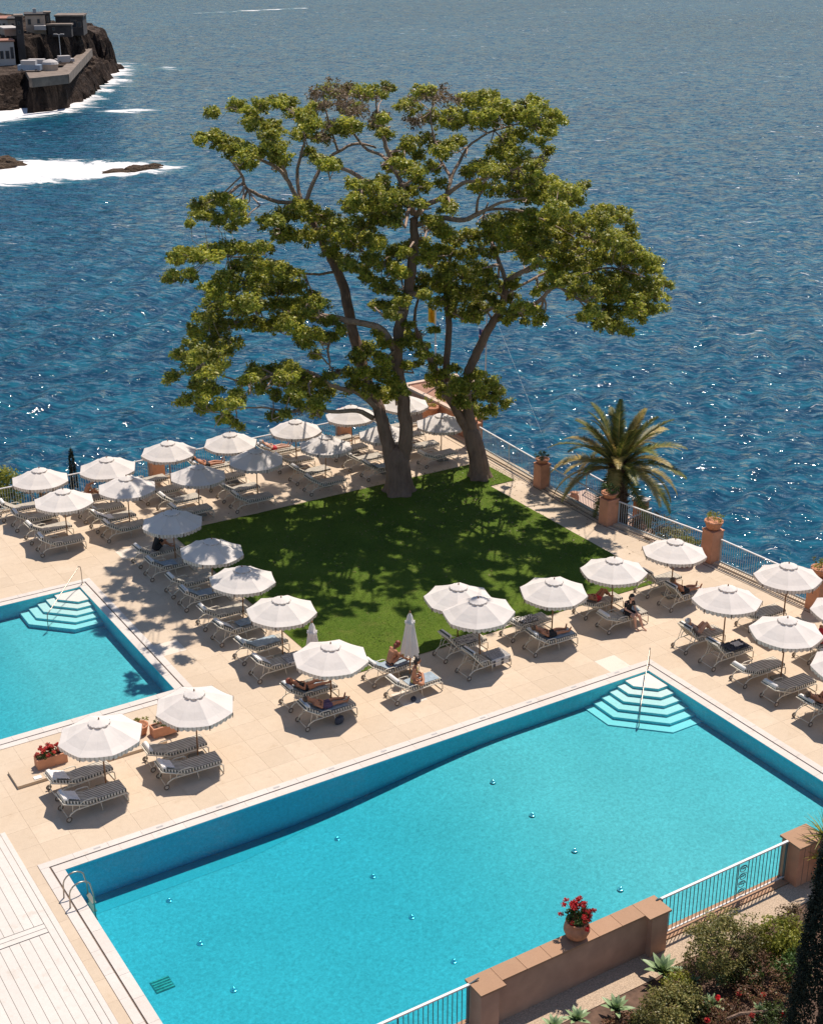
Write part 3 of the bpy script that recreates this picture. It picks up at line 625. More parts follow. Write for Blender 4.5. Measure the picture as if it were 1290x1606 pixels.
# ------------------------------------------------------------------ pools
def coping(x0, x1, y0, y1, left=True, front=True, right=True, back=True):
    """two bands of stones with a dark slot between them; returns list of stones"""
    st = []; i0, i1, o0, o1 = 0.0, 0.30, 0.345, 0.60
    def run(ax, a, b, lo, hi):
        n = max(1, round(abs(b - a) / 1.0)); ts = np.linspace(a, b, n + 1)
        for k in range(n):
            if ax == 'x': st.append((ts[k], ts[k + 1], lo, hi))
            else: st.append((lo, hi, ts[k], ts[k + 1]))
    for (p, q) in ((i0, i1), (o0, o1)):
        if back: run('x', x0 - q, x1 + q, y1 + p, y1 + q)
        if front: run('x', x0 - q, x1 + q, y0 - q, y0 - p)
        if right: run('y', y0 - (p if front else 0), y1 + p, x1 + p, x1 + q)
        if left: run('y', y0 - (p if front else 0), y1 + p, x0 - q, x0 - p)
    return st
def make_pool(label, wx0, wx1, wy0, wy1, depthf, steps, front, left, nlev):
    m = MB(); n = 44; xs = np.linspace(wx0, wx1, n + 1); zc = 0.0
    for k in range(n):
        a, b = xs[k], xs[k + 1]; da, db = -depthf(a), -depthf(b)
        m.quad((a, wy0, da), (b, wy0, db), (b, wy1, db), (a, wy1, da), 0)
        m.quad((a, wy1, da), (b, wy1, db), (b, wy1, zc), (a, wy1, zc), 1)
        m.quad((b, wy0, db), (a, wy0, da), (a, wy0, zc), (b, wy0, zc), 1)
    d0, d1 = -depthf(wx0), -depthf(wx1)
    m.quad((wx0, wy0, d0), (wx0, wy1, d0), (wx0, wy1, zc), (wx0, wy0, zc), 1)
    m.quad((wx1, wy1, d1), (wx1, wy0, d1), (wx1, wy0, zc), (wx1, wy1, zc), 1)
    basin = tag(obj('pool_basin', m, [M_PFLOOR, M_PWALL]), label, kind='structure')
    for k in range(nlev):
        a_ = 1.05 + .355 * k; b_ = .45 + .17 * k; zt = -0.075 - steps * k
        pl = [(wx1 - .002, wy1 - .002), (wx1 - a_, wy1 - .002), (wx1 - a_, wy1 - b_), (wx1 - b_, wy1 - a_), (wx1 - .002, wy1 - a_)]
        obj('pool_step', MB().prism(pl, zt - steps + .004 * 0 - (0.0 if k < nlev - 1 else .25), zt, 1, 0), [M_PSTEP, M_PWALL], basin)
    c = MB().prism([(wx0 - .7, wy0 - .04 - (.6 if front else .0)), (wx1 + .6, wy0 - .04 - (.6 if front else 0)), (wx1 + .6, wy1 + .6), (wx0 - .7, wy1 + .6)][:0] or [(0, 0), (1e-3, 0), (0, 1e-3)], -.3, -.29)
    cc = MB(); F0 = .6 if front else 0
    cc.box(wx0 - (.6 if left else 0), wx1 + .6, wy1 + .002, wy1 + .6, -.3, -.022)
    cc.box(wx1 + .002, wx1 + .6, wy0 - F0, wy1, -.3, -.02)
    if left: cc.box(wx0 - .6, wx0 - .002, wy0 - F0, wy1, -.3, -.02)
    if front: cc.box(wx0, wx1, wy0 - .6, wy0 - .002, -.3, -.02)
    cp = tag(obj('pool_coping', cc, M_GAP), 'pale stone coping with a dark overflow slot round ' + ('the big pool' if left else 'the small pool'), kind='structure')
    for s in coping(wx0, wx1, wy0, wy1, left=left, front=front):
        mb = MB(); mb.box(s[0] + .003, s[1] - .003, s[2] + .003, s[3] - .003, -.05, 0.012 + random.uniform(-.001, .001)); obj('coping_stone', mb, M_COPE, cp)
    wb = MB(); wb.box(wx0 - .05, wx1 + .05, wy0 - .05, wy1 + .05, -2.4, -0.04)
    tag(obj('pool_water', wb, M_WATER), 'clear turquoise water filling ' + ('the big pool' if left else 'the small pool'), kind='structure')
    return basin
def dbig(x): t = np.clip((24.0 - x) / 9.0, 0, 1); return 0.64 + 0.60 * t * t * (3 - 2 * t)
def dsml(x): return 0.62 + 0.75 * np.clip((12.0 - x) / 6.0, 0, 1)
big = make_pool('large rectangular swimming pool lined with turquoise mosaic', PX0, PX1, PY0, PY1, dbig, 0.105, False, True, 6)
small = make_pool('smaller rectangular pool at the left edge', QX0, QX1, QY0, QY1, dsml, 0.095, True, False, 5)
# wall's shade along the deep end's foot, painted as a darker floor strip
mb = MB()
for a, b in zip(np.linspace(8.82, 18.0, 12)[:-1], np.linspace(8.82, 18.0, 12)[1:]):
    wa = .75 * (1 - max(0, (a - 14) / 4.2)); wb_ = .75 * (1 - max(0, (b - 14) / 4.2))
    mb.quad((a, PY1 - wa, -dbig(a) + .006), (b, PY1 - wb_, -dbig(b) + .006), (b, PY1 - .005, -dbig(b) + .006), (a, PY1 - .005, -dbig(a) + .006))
obj('floor_shade_strip', mb, m_poolfloor('shaded_floor_mosaic', (0.16, 0.46, 0.46)), big)
mi_ = MB().lathe([(.10, 0), (.10, .02), (.07, .03)], 12).ball((0, 0, .05), (.055, .055, .045), 12, 8).mesh('floor_inlet', mat('bright_fitting', (0.97, 0.97, 0.95), .18, .02, metal=0.75), True)
for x in (11.17, 16.56, 22.22):
    for y in (30.75, 28.65, 26.55, 24.45):
        z = -float(dbig(x)); k = (CAM_H - z) / (CAM_H + 1.0); link('floor_inlet', mi_, big, (x * k, y * k, z))
z = -float(dbig(10)); k = (CAM_H - z) / (CAM_H + 1.5)
dg = obj('drain_grate', MB().box(-.26, .26, -.24, .24, 0, .02), mat('bronze_grate', (0.05, 0.20, 0.17), .6, .4, 12), big, (9.88 * k, 28.25 * k, z))
for i in range(5): obj('grate_bar', MB().box(-.24, .24, -.2 + i * .1 - .018, -.2 + i * .1 + .018, .021, .035), mat('grate_bar', (0.20, 0.42, 0.30), .5, .3), dg)
for i in range(11):                                      # overflow lids set in the coping
    x = 9.9 + i * 1.9
    link('overflow_lid', bpy.data.meshes.get('overflow_lid') or MB().box(-.10, .10, -.03, .03, 0, .004).mesh('overflow_lid', mat('lid_grey', (0.42, 0.40, 0.38), .6)), big, (x, PY1 + .47, .0145))
# handrails
def handrail(label, bx, by, ux, uy, L, zend):
    o = thing('pool_handrail', label, 'handrail', (bx, by, 0)); h = .88
    pts = [(0, 0, 0), (0, 0, .55), (ux * .04, uy * .04, h * .9), (ux * .18, uy * .18, h), (ux * .34, uy * .34, h * .92)]
    for t in np.linspace(.15, 1, 8): pts.append((ux * (.34 + (L - .34) * t), uy * (.34 + (L - .34) * t), h * .92 + (zend + .62 - h * .92) * t))
    pts += [(ux * (L + .05), uy * (L + .05), zend + .35), (ux * (L + .03), uy * (L + .03), zend)]
    obj('rail', MB().tube(pts, .018, 8), M_STEEL, o, smooth=True)
    obj('flange', MB().lathe([(.06, .013), (.06, .03), (.03, .04)], 12), M_STEEL, o)
    return o
handrail('steel handrail leading down the steps of the big pool', PX1 + .16, PY1 + .16, -.72, -.69, 3.0, -.6)
handrail('steel handrail leading down the steps of the small pool', QX1 + .16, QY1 + .16, -.72, -.69, 2.9, -.5)
lad = thing('pool_ladder', 'steel ladder over the left edge of the big pool', 'ladder', (8.36, 30.9, 0))
for dy in (-.25, .25):
    pts = [(0, dy, 0), (.02, dy, .4)] + [(.33 - .31 * math.cos(a), dy, .42 + .30 * math.sin(a)) for a in np.linspace(.15, 2.6, 8)] + [(.66, dy, .2), (.66, dy, -1.0)]
    obj('hoop', MB().tube(pts, .021, 8), M_STEEL, lad, smooth=True)
for z in (-.12, -.4, -.68): obj('rung', MB().box(.60, .72, -.24, .24, z - .012, z + .012), M_STEEL, lad)

# ------------------------------------------------------------------ white boarded deck at the lower left
wdk = tag(obj('white_deck', MB().box(-4, 7.90, 18, 35.0, -.6, -.035), M_GAP), 'white boarded deck over the tank in the lower left corner', kind='structure')
ys_ = [(18.2, 30.0), (30.42, 34.92)]; pc = {}
for (a, b) in ys_:
    for i in range(22):
        x1 = 7.55 - i * .262; x0 = x1 - .25
        if b - a not in pc:
            pc[b - a] = MB().box(0, .25, 0, b - a, -.034, .012).mesh('plank', M_PLANKW)
        link('plank', pc[b - a], wdk, (x0, a, 0))
for (a, b) in ((30.03, 30.20), (30.22, 30.39)): obj('cross_board', MB().box(1, 7.55, a, b, -.034, .018), M_PLANKW, wdk)
obj('edge_board', MB().box(7.565, 7.74, 18.2, 34.92, -.034, .014), M_PLANKW, wdk); obj('edge_board', MB().box(7.755, 7.90, 18.2, 34.92, -.034, .012), M_PLANKW, wdk)

# ------------------------------------------------------------------ railings
BARC = {}
def railing(name, label, p0, p1, z0, h, spacing, group=None, barm=M_BARL, barr=.011, topw=.035, ornament=None, maxbars=290, foot=.08):
    p0 = np.array([*p0, 0.]); p1 = np.array([*p1, 0.]); L = np.linalg.norm(p1 - p0); a = math.atan2(p1[1] - p0[1], p1[0] - p0[0])
    o = thing(name, label, 'railing', (p0[0], p0[1], z0), a, group)
    obj('top_rail', MB().box(0, L, -topw, topw, h - .04, h), M_RAIL, o)
    obj('bottom_rail', MB().box(0, L, -.02, .02, foot, foot + .035), M_RAIL if barm is M_BAR else barm, o)
    key = (round(h, 3), barr, barm.name)
    if key not in BARC: BARC[key] = MB().tube([(0, 0, foot + .03), (0, 0, h - .045)], barr, 5).mesh('bar', barm)
    n = min(maxbars, int(L / spacing)); 
    for i in range(n):
        x = (i + .5) * L / n
        if ornament and ornament[0] < x < ornament[1]: continue
        link('bar', BARC[key], o, (x, 0, 0))
    if ornament:
        x0, x1 = ornament; m = MB(); m.tube([(x0, 0, foot), (x0, 0, h - .04)], .014, 5); m.tube([(x1, 0, foot), (x1, 0, h - .04)], .014, 5)
        c = (x0 + x1) / 2; w_ = (x1 - x0) / 2
        for k in range(4):
            zc = foot + .16 + k * (h - foot - .2) / 4; s = 1 if k % 2 else -1
            m.tube([(c + s * w_ * .8 * math.cos(t) * (1 - t / 14), 0, zc + w_ * .62 * math.sin(t) * (1 - t / 14)) for t in np.linspace(0, 8.5, 18)], .012, 4)
            m.tube([(c - s * w_ * .8 * math.cos(t) * (1 - t / 12), 0, zc + .06 + w_ * .42 * math.sin(t) * (1 - t / 12)) for t in np.linspace(0, 6.5, 14)], .010, 4)
        obj('scrollwork', m, barm, o)
    k = max(1, int(L / 2.6))
    for i in range(k + 1):
        x = min(L - .02, max(.02, i * L / k)); obj('post', MB().box(x - .018, x + .018, -.018, .018, 0, h - .041), barm, o)
    return o
FY = 58.5
railing('sea_railing', 'sea railing on the back edge, left of the left brick pillar', (8.0, FY), (22.0, FY), 0, 1.08, .115, 'sea railings of the terrace')
railing('sea_railing', 'sea railing on the back edge between the two back pillars', (22.7, FY), (32.05, FY), 0, 1.08, .115, 'sea railings of the terrace')
railing('sea_railing', 'sea railing on the back edge behind the big tree trunk', (32.75, FY), (37.2, FY), 0, 1.08, .115, 'sea railings of the terrace')
railing('sea_railing', 'sea railing on the right edge beside the second tree', (37.62, 54.0), (37.3, 48.5), 0, 1.08, .115, 'sea railings of the terrace')
railing('sea_railing', 'sea railing in front of the palm between two pot topped pillars', (37.28, 47.8), (37.15, 43.5), 0, 1.08, .115, 'sea railings of the terrace')
railing('sea_railing', 'sea railing between palm pillar and the pillar with yellow green plant', (37.3, 42.9), (38.15, 38.4), 0, 1.08, .115, 'sea railings of the terrace')
railing('sea_railing', 'sea railing right of the pillar with the yellow green plant', (38.25, 37.6), (38.62, 33.0), 0, 1.08, .115, 'sea railings of the terrace')
railing('sea_railing', 'sea railing at the right edge beyond the last pillar', (38.65, 32.2), (38.9, 22.0), 0, 1.08, .115, 'sea railings of the terrace')
railing('lower_railing', 'railing of the lower balcony left of the palm', (41.6, 50.4), (41.4, 45.9), -2.0, 1.05, .13, 'railings of the lower balcony')
railing('lower_railing', 'railing of the lower balcony right of its orange post', (41.3, 45.2), (38.9, 44.6), -2.0, 1.05, .13, 'railings of the lower balcony')
gr1 = railing('garden_railing', 'white topped railing with scrollwork right of the garden wall', (20.85, 21.42), (25.42, 21.45), 0.02, 1.29, .135, 'railings between pool and garden', M_BAR, .012, .035, (2.75, 3.12))
gr2 = railing('garden_railing', 'white topped railing left of the garden wall at the bottom edge', (8.2, 21.42), (14.95, 21.42), 0.02, 1.29, .135, 'railings between pool and garden', M_BAR, .012, .035, (4.4, 4.77))
# stone kerb and drain lines along the sea railings
kb = MB(); kb.box(8, 37.4, FY - .18, FY + .18, -.011, .06)
for (a, b) in zip(FENCE_R[:-1], FENCE_R[1:]):
    a = np.array([*a, 0.]); b = np.array([*b, 0.]); d = unit(b - a); n_ = np.array([-d[1], d[0], 0]) * -1
    if n_[0] > 0: n_ = -n_
    for lo, hi, z in ((-.17, .16, .06),):
        q = [a - n_ * .17, b - n_ * .17, b + n_ * .16, a + n_ * .16]; kb.prism([tuple(v[:2]) for v in q], -.011, .06)
tag(obj('kerb', kb, M_PAVE), 'low stone kerb carrying the sea railings', kind='structure')
ch = MB()
for (a, b) in zip(FENCE_R[:-1], FENCE_R[1:]):
    a = np.array([*a, 0.]); b = np.array([*b, 0.]); d = unit(b - a); n_ = np.array([-d[1], d[0], 0])
    if n_[0] > 0: n_ = -n_
    for off, wd_ in ((.30, .02), (.52, .018)):
        q = [a + n_ * (off - wd_), b + n_ * (off - wd_), b + n_ * (off + wd_), a + n_ * (off + wd_)]; ch.prism([tuple(v[:2]) for v in q], -.02, .004)
tag(obj('drain_channel', ch, M_GAP), 'thin dark drain slots along the right edge of the terrace', kind='structure')

# pillars
def pillar(x, y, w_, h, label, m=M_TERRA, rz=0.0, group='terracotta pillars of the sea railing'):
    o = thing('pillar', label, 'pillar', (x, y, 0), rz, group)
    obj('shaft', MB().box(-w_ / 2, w_ / 2, -w_ / 2, w_ / 2, 0, h), m, o)
    obj('cap', MB().box(-w_ / 2 - .025, w_ / 2 + .025, -w_ / 2 - .025, w_ / 2 + .025, h, h + .05), m, o); return o
def pot(x, y, z, r, h, label, kind, name='flower_pot', petals=None, n=420, lsz=.07):
    o = thing(name, label, 'potted plant', (x, y, z), random.uniform(0, 6))
    obj('pot', MB().lathe([(r * .62, 0), (r * .8, h * .25), (r * .98, h * .7), (r, h * .86), (r * 1.1, h * .87), (r * 1.1, h), (r * .92, h), (r * .88, h * .9)], 18), M_POT, o, smooth=True)
    C, N = clumpy((0, 0, h + r * .5), (r * 1.15, r * 1.15, r * .7), max(8, n // 18), 18, r * .3, lsz)
    link('foliage', leaves_mesh('foliage', C, N, lsz, kind), o)
    if petals is not None:
        C, N = clumpy((0, 0, h + r * .75), (r * 1.45, r * 1.45, r * .95), 26, 22, r * .13, lsz * .6)
        link('flowers', leaves_mesh('flowers', C, N, lsz * .75, petals, .9), o)
    return o
pillar(22.35, 58.45, .62, 1.0, 'terracotta pillar on the back railing, the left one of two')
pillar(32.4, 58.45, .62, 1.05, 'terracotta pillar on the back railing left of the big trunk')
pillar(37.1, 48.15, .55, 1.12, 'terracotta pillar with a round dark green pot plant')
pillar(37.0, 43.2, .58, 1.15, 'terracotta pillar in front of the palm with a leafy pot')
pillar(38.15, 38.0, .60, 1.35, 'terracotta pillar topped by a pot of yellow green plant')
pillar(38.55, 32.6, .62, 1.35, 'terracotta pillar at the right edge with a green pot plant')
pillar(37.55, 54.4, .5, 1.15, 'small terracotta pillar behind the second tree trunk')
pot(37.1, 48.15, 1.17, .30, .22, 'dark round clipped plant in a pot on the far right pillar', M_LEAFD)
pot(37.0, 43.2, 1.20, .34, .26, 'leafy plant in a pot on the pillar before the palm', M_GERG)
pot(38.15, 38.0, 1.40, .36, .38, 'big terracotta pot of yellow green plant on the middle pillar', M_YGREEN, petals=M_PINK if False else None)
pot(38.55, 32.6, 1.40, .36, .34, 'terracotta pot of bright green plant on the right edge pillar', M_YGREEN)
pot(22.35, 58.45, 1.05, .22, .16, 'small dark plant on the left back pillar half under an umbrella', M_LEAFD)
pot(32.4, 58.45, 1.10, .26, .2, 'small pot of red flowers on the pillar left of the trunk', M_GERG, petals=M_RED, n=200)
pot(37.55, 54.4, 1.2, .22, .2, 'little dark pot on the pillar behind the second trunk', M_LEAFD, n=200)
o = thing('round_planter', 'low round terracotta planter between umbrella and railing', 'planter', (36.9, 38.3, 0))
obj('pot', MB().lathe([(.34, 0), (.44, .2), (.46, .42), (.49, .43), (.49, .5), (.40, .5), (.38, .42)], 20), M_TERRA, o, smooth=True)
obj('soil', MB().lathe([(.39, .40), (.39, .44)], 16), M_SOIL, o)

# corner building beyond the terrace
cbld = thing('corner_pavilion', 'low orange pavilion with cream parapet at the far corner', 'building', (37.75, 54.9, 0))
obj('wall', MB().prism([(0, 0), (.7, 0), (3.4, 6.6), (0, 6.6)], -3.0, 1.10), M_TERRA, cbld)
for pl in ([(-.06, -.06), (.2, -.06), (.2, 6.38), (-.06, 6.38)], [(.202, -.06), (.75, -.06), (.86, .2), (.202, .2)], [(.6, .202), (.862, .202), (3.44, 6.38), (3.18, 6.38)], [(-.06, 6.382), (3.44, 6.382), (3.52, 6.66), (-.06, 6.66)]):
    obj('coping', MB().prism(pl, 1.101, 1.22), mat('cream_coping', (0.62, 0.45, 0.34), .8, .1, world=True), cbld)
obj('roof', MB().prism([(.202, .202), (.598, .202), (3.178, 6.378), (.202, 6.378)], 1.101, 1.13), mat('brick_red_roof', (0.34, 0.17, 0.11), .85, .2, 3, world=True), cbld)
pot(37.2, 57.9, .0, .42, 1.1, 'tall terracotta urn with yellow plant by the orange pavilion', M_YGREEN)
# lower balcony
lb = MB(); lb.prism([(37.9, 40.6), (41.3, 44.9), (41.75, 50.6), (37.9, 50.6)], -2.4, -2.0); lb.box(37.6, 39.5, 38, 46, -14, -2.41)
tag(obj('lower_balcony', lb, mat('pink_floor', (0.60, 0.42, 0.33), .8, .1, world=True)), 'pinkish lower balcony below the terrace beside the palm', kind='structure')
o = thing('balcony_post', 'orange post with cream top on the lower balcony behind palm', 'post', (41.0, 45.6, -2.0), .3)
obj('shaft', MB().box(-.27, .27, -.27, .27, 0, 1.35), M_TERRA, o); obj('cap', MB().box(-.33, .33, -.33, .33, 1.35, 1.43), M_WHITEW, o)
o = thing('clay_urn', 'small clay urn on the lower balcony left of the palm', 'urn', tuple(G(899, 795, -2.0)))
obj('body', MB().lathe([(.14, 0), (.24, .25), (.26, .5), (.16, .68), (.22, .75)], 14), M_TERRA, o, smooth=True)
# flag poles
def flagpole(x, y, h, label):
    o = thing('flagpole', label, 'flagpole', (x, y, 1.13)); obj('pole', MB().tube([(0, 0, 0), (0, 0, h)], [.05, .03], 8), M_RAIL, o)
    obj('finial', MB().ball((0, 0, h + .05), .07), M_RAIL, o); return o
flagpole(39.0, 60.2, 4.9, 'slim flagpole behind the trees carrying the yellow flag')
flagpole(41.0, 58.4, 5.2, 'slim flagpole right of the middle trunk with red and blue flag')
def flag(x, y, z, w_, h, mats, rects, label):
    m = MB(); n = 16; o = thing('flag', label, 'flag', (x, y, z), -AZ)
    def P_(u, v, off=0): return (u * w_ * .62 , .16 * w_ * math.sin(u * 9 + v * 2) + off, -h * v - .35 * w_ * u * (1 - .3 * v))
    def patch(mb, u0, u1, v0, v1, mi, off):
        k = max(2, int((u1 - u0) * n)); l = max(2, int((v1 - v0) * n))
        for i in range(k):
            for j in range(l):
                a, b = u0 + (u1 - u0) * i / k, u0 + (u1 - u0) * (i + 1) / k; c, d = v0 + (v1 - v0) * j / l, v0 + (v1 - v0) * (j + 1) / l
                mb.quad(P_(a, d, off), P_(b, d, off), P_(b, c, off), P_(a, c, off), mi)
    for off in (-1, 1):
        patch(m, 0, 1, 0, 1, 0, 0.0 if off < 0 else .002)
        for (u0, u1, v0, v1, mi) in rects: patch(m, u0, u1, v0, v1, mi, off * .006 + (.002 if off > 0 else 0) - .002 * mi)
    obj('cloth', m, mats, o); return o
M_FY = mat('yellow_cloth', (0.75, 0.42, 0.02), .8); M_FB = mat('navy_cloth', (0.03, 0.05, 0.22), .8); M_FR = mat('red_cloth', (0.60, 0.03, 0.04), .8); M_FWH = mat('white_cloth', (0.8, 0.78, 0.76), .8)
pf = D3(661, 486, 39.0 * FH[0] + 60.2 * FH[1]); flag(39.0 - .06, 60.2, pf[2], -.55, .75, [M_FY], [], 'yellow flag hanging limp beside the big trunk')
pf = D3(741, 520, 41.0 * FH[0] + 58.4 * FH[1]); flag(41.0 - .06, 58.4, pf[2], -.55, .85, [M_FB, M_FWH, M_FR], [(.38, .62, 0, 1, 1), (0, 1, .36, .64, 1), (.44, .56, 0, 1, 2), (0, 1, .43, .57, 2)], 'red, white and blue flag seen between the trunks')
tag(obj('stay_wire', MB().tube([(41.0, 58.4, 6.2), (37.3, 47.3, 1.0)], .004, 4), M_RAIL), 'thin pale stay wire slanting down right of the second tree', 'wire')

# ------------------------------------------------------------------ umbrellas
NS = 8; RU = 1.26; ZR = 1.90; ZA = 2.42
def umb_meshes():
    r = {}; m = MB(); ap = []
    sub = 4
    rings = [(.20, ZA - .075), (.45, ZA - .175), (.75, ZA - .30), (1.02, ZR + .085), (RU, ZR)]
    vs = []
    for (rad, z) in rings:
        for k in range(NS * sub):
            a = 2 * math.pi * k / (NS * sub); f = (k % sub) / sub; e = math.cos(math.pi / NS) / math.cos(((f - .5)) * 2 * math.pi / NS)
            sag = .035 * math.sin(math.pi * f) * rad / RU
            vs.append((rad * e / math.cos(math.pi / NS) * math.cos(math.pi / NS) * math.cos(a), rad * e * math.sin(a), z - sag))
    nn = NS * sub; fs = [(i * nn + j, i * nn + (j + 1) % nn, (i + 1) * nn + (j + 1) % nn, (i + 1) * nn + j) for i in range(len(rings) - 1) for j in range(nn)]
    m._add(vs, [f[::-1] for f in fs]); m._add(vs[:nn], [tuple(range(nn))]); r['canopy'] = m.mesh('canopy', M_CANVAS, False)
    # scalloped valance
    m = MB(); sc_ = 5; res = 6; out = []
    for k in range(NS):
        a0, a1 = 2 * math.pi * k / NS, 2 * math.pi * (k + 1) / NS
        p0 = np.array([RU * math.cos(a0), RU * math.sin(a0)]); p1 = np.array([RU * math.cos(a1), RU * math.sin(a1)])
        for q in range(sc_ * res):
            t = q / (sc_ * res); pp = p0 + (p1 - p0) * t; s_ = .035 * math.sin(math.pi * t); w_ = .105 + .055 * abs(math.sin(math.pi * t * sc_))
            out.append((pp[0] * 1.004, pp[1] * 1.004, ZR - s_ + .004, w_))
    nn = len(out); vs = [(x, y, z) for x, y, z, w_ in out] + [(x * .985, y * .985, z - w_) for x, y, z, w_ in out]
    m._add(vs, [(i, nn + i, nn + (i + 1) % nn, (i + 1) % nn) for i in range(nn)]); r['valance'] = m.mesh('valance', M_VAL)
    # vent cap
    m = MB(); vs = []; k_ = 32
    for rad, z in ((.015, ZA + .012), (.12, ZA - .012), (.30, ZA - .078), (.315, ZA - .100)):
        for k in range(k_): a = 2 * math.pi * k / k_; q = rad * (1 + (.05 * abs(math.sin(a * 8)) if rad > .29 else 0)); vs.append((q * math.cos(a), q * math.sin(a), z + (.018 * abs(math.sin(a * 8)) if rad > .31 else 0)))
    m._add(vs, [(i * k_ + j, (i + 1) * k_ + j, (i + 1) * k_ + (j + 1) % k_, i * k_ + (j + 1) % k_) for i in range(3) for j in range(k_)]); r['vent'] = m.mesh('vent', M_CANVAS)
    m = MB()
    for k in range(9):
        a0 = k * .698; m.tube([(.327 * math.cos(a0 + t), .327 * math.sin(a0 + t), ZA - .104) for t in np.linspace(0, .36, 4)], .010, 4)
    r['vent_trim'] = m.mesh('vent_trim', mat('vent_braid', (0.33, 0.27, 0.23), .9, .3, 30))
    r['pole'] = MB().tube([(0, 0, .05), (0, 0, 1.1), (0, 0, ZA + .01)], [.026, .026, .014], 8).mesh('pole', M_POLE, True)
    r['finial'] = MB().lathe([(.015, ZA + .0), (.028, ZA + .03), (.014, ZA + .07), (.004, ZA + .085)], 8).mesh('finial', M_POLE, True)
    r['base'] = MB().box(-.26, .26, -.26, .26, .002, .07).mesh('base', M_BASEP)
    r['rib'] = MB().tube([(.05, 0, ZA - .10), (RU * .6, 0, ZA - .355), (RU - .03, 0, ZR - .05)], .011, 4).mesh('rib', M_POLE)
    r['strut'] = MB().tube([(.03, 0, ZR - .18), (RU * .52, 0, ZA - .37)], .009, 4).mesh('strut', M_POLE)
    m = MB()
    for q in (-.005, .005): m.box(0, .05, -.004, .004, -.1, .0)
    r['tie'] = MB().box(-.018, .018, -.006, .006, -.17, .0).mesh('tie', mat('strap', (0.18, 0.13, 0.10), .9))
    return r
UM = umb_meshes(); UG = 'open white fringed umbrellas'
def umbrella(x, y, label, rz=None, tilt=(0, 0)):
    rz = random.uniform(-.16, .16) if rz is None else rz
    s = random.uniform(.985, 1.02)
    o = thing('umbrella', label, 'umbrella', (x, y, 0), rz, UG)
    o.rotation_euler = (random.gauss(0, .016), random.gauss(0, .016), rz); o.scale = (1, 1, random.uniform(.97, 1.03))
    for k in ('base', 'pole', 'finial', 'vent', 'vent_trim'): link(k, UM[k], o)
    c = link('canopy', UM['canopy'], o, scale=(s, s, 1)); link('valance', UM['valance'], o, scale=(s, s, 1))
    for k in range(NS):
        b = link('rib', UM['rib'], o, rot=(0, 0, 2 * math.pi * k / NS)); link('strut', UM['strut'], b)
    for k in range(0, NS, 1):
        a = 2 * math.pi * k / NS; link('tie', UM['tie'], o, (RU * 1.0 * math.cos(a), RU * 1.0 * math.sin(a), ZR), (0, 0, a + math.pi / 2))
    return o
ORD = ['leftmost', 'second from left', 'third from left', 'fourth from left', 'fifth from left', 'sixth from left', 'rightmost']
UMB = {}
def place_u(key, px, py, label):
    p = G(px, py, ZR + .02); UMB[key] = (p[0], p[1]); umbrella(p[0], p[1], label)
BACK = [('b0', 62.5, 751), ('b1', 170, 731), ('b2', 265, 708), ('b3', 362, 695), ('b4', 463, 674), ('b5', 552, 652), ('b6', 632, 632)]
SEC = [('s0', 100, 784), ('s1', 199, 764), ('s2', 309, 744), ('s3', 401.5, 722), ('s4', 508.5, 700), ('s5', 603, 681), ('s6', 692, 662)]
for i, (k, x, y) in enumerate(BACK): place_u(k, x, y, f'white fringed umbrella, {ORD[i]} of the back row beside the sea railing')
for i, (k, x, y) in enumerate(SEC): place_u(k, x, y, f'white fringed umbrella, {ORD[i]} of the second row behind the lawn')
for i, (k, x, y) in enumerate([('c0', 271.5, 820), ('c1', 329, 864), ('c2', 378, 908), ('c3', 440.5, 957), ('c4', 517, 1029)]):
    place_u(k, x, y, f'white fringed umbrella, {["farthest", "second farthest", "middle", "second nearest", "nearest"][i]} one in the column between small pool and lawn')
place_u('x20', 718, 936, 'white fringed umbrella half hidden behind another on the near lawn edge')
place_u('f0', 754, 959, 'white umbrella overlapping the half hidden one on the near lawn edge')
place_u('f1', 867.5, 924, 'white umbrella above the man lying in black shorts')
place_u('f2', 962, 893, 'white umbrella above the person in black sitting sideways')
place_u('f3', 1056, 864, 'white umbrella just left of the pillar with yellow green plant')
place_u('r0', 1139, 942, 'white umbrella standing over the grey haired sunbather right of the pool corner')
place_u('r1', 1235, 906, 'white umbrella closest to the sea railing on the right')
place_u('r2', 1232, 989, 'white umbrella over two empty striped loungers right of the big pool')
place_u('r3', 1327, 955, 'white umbrella cut by the right edge, the upper one')
place_u('r4', 1333, 1042, 'white umbrella cut by the right edge, the lower one')
place_u('n0', 159, 1153, 'white umbrella beside the red flower box between the pools')
place_u('n1', 305, 1107, 'white umbrella at the near corner of the small pool')
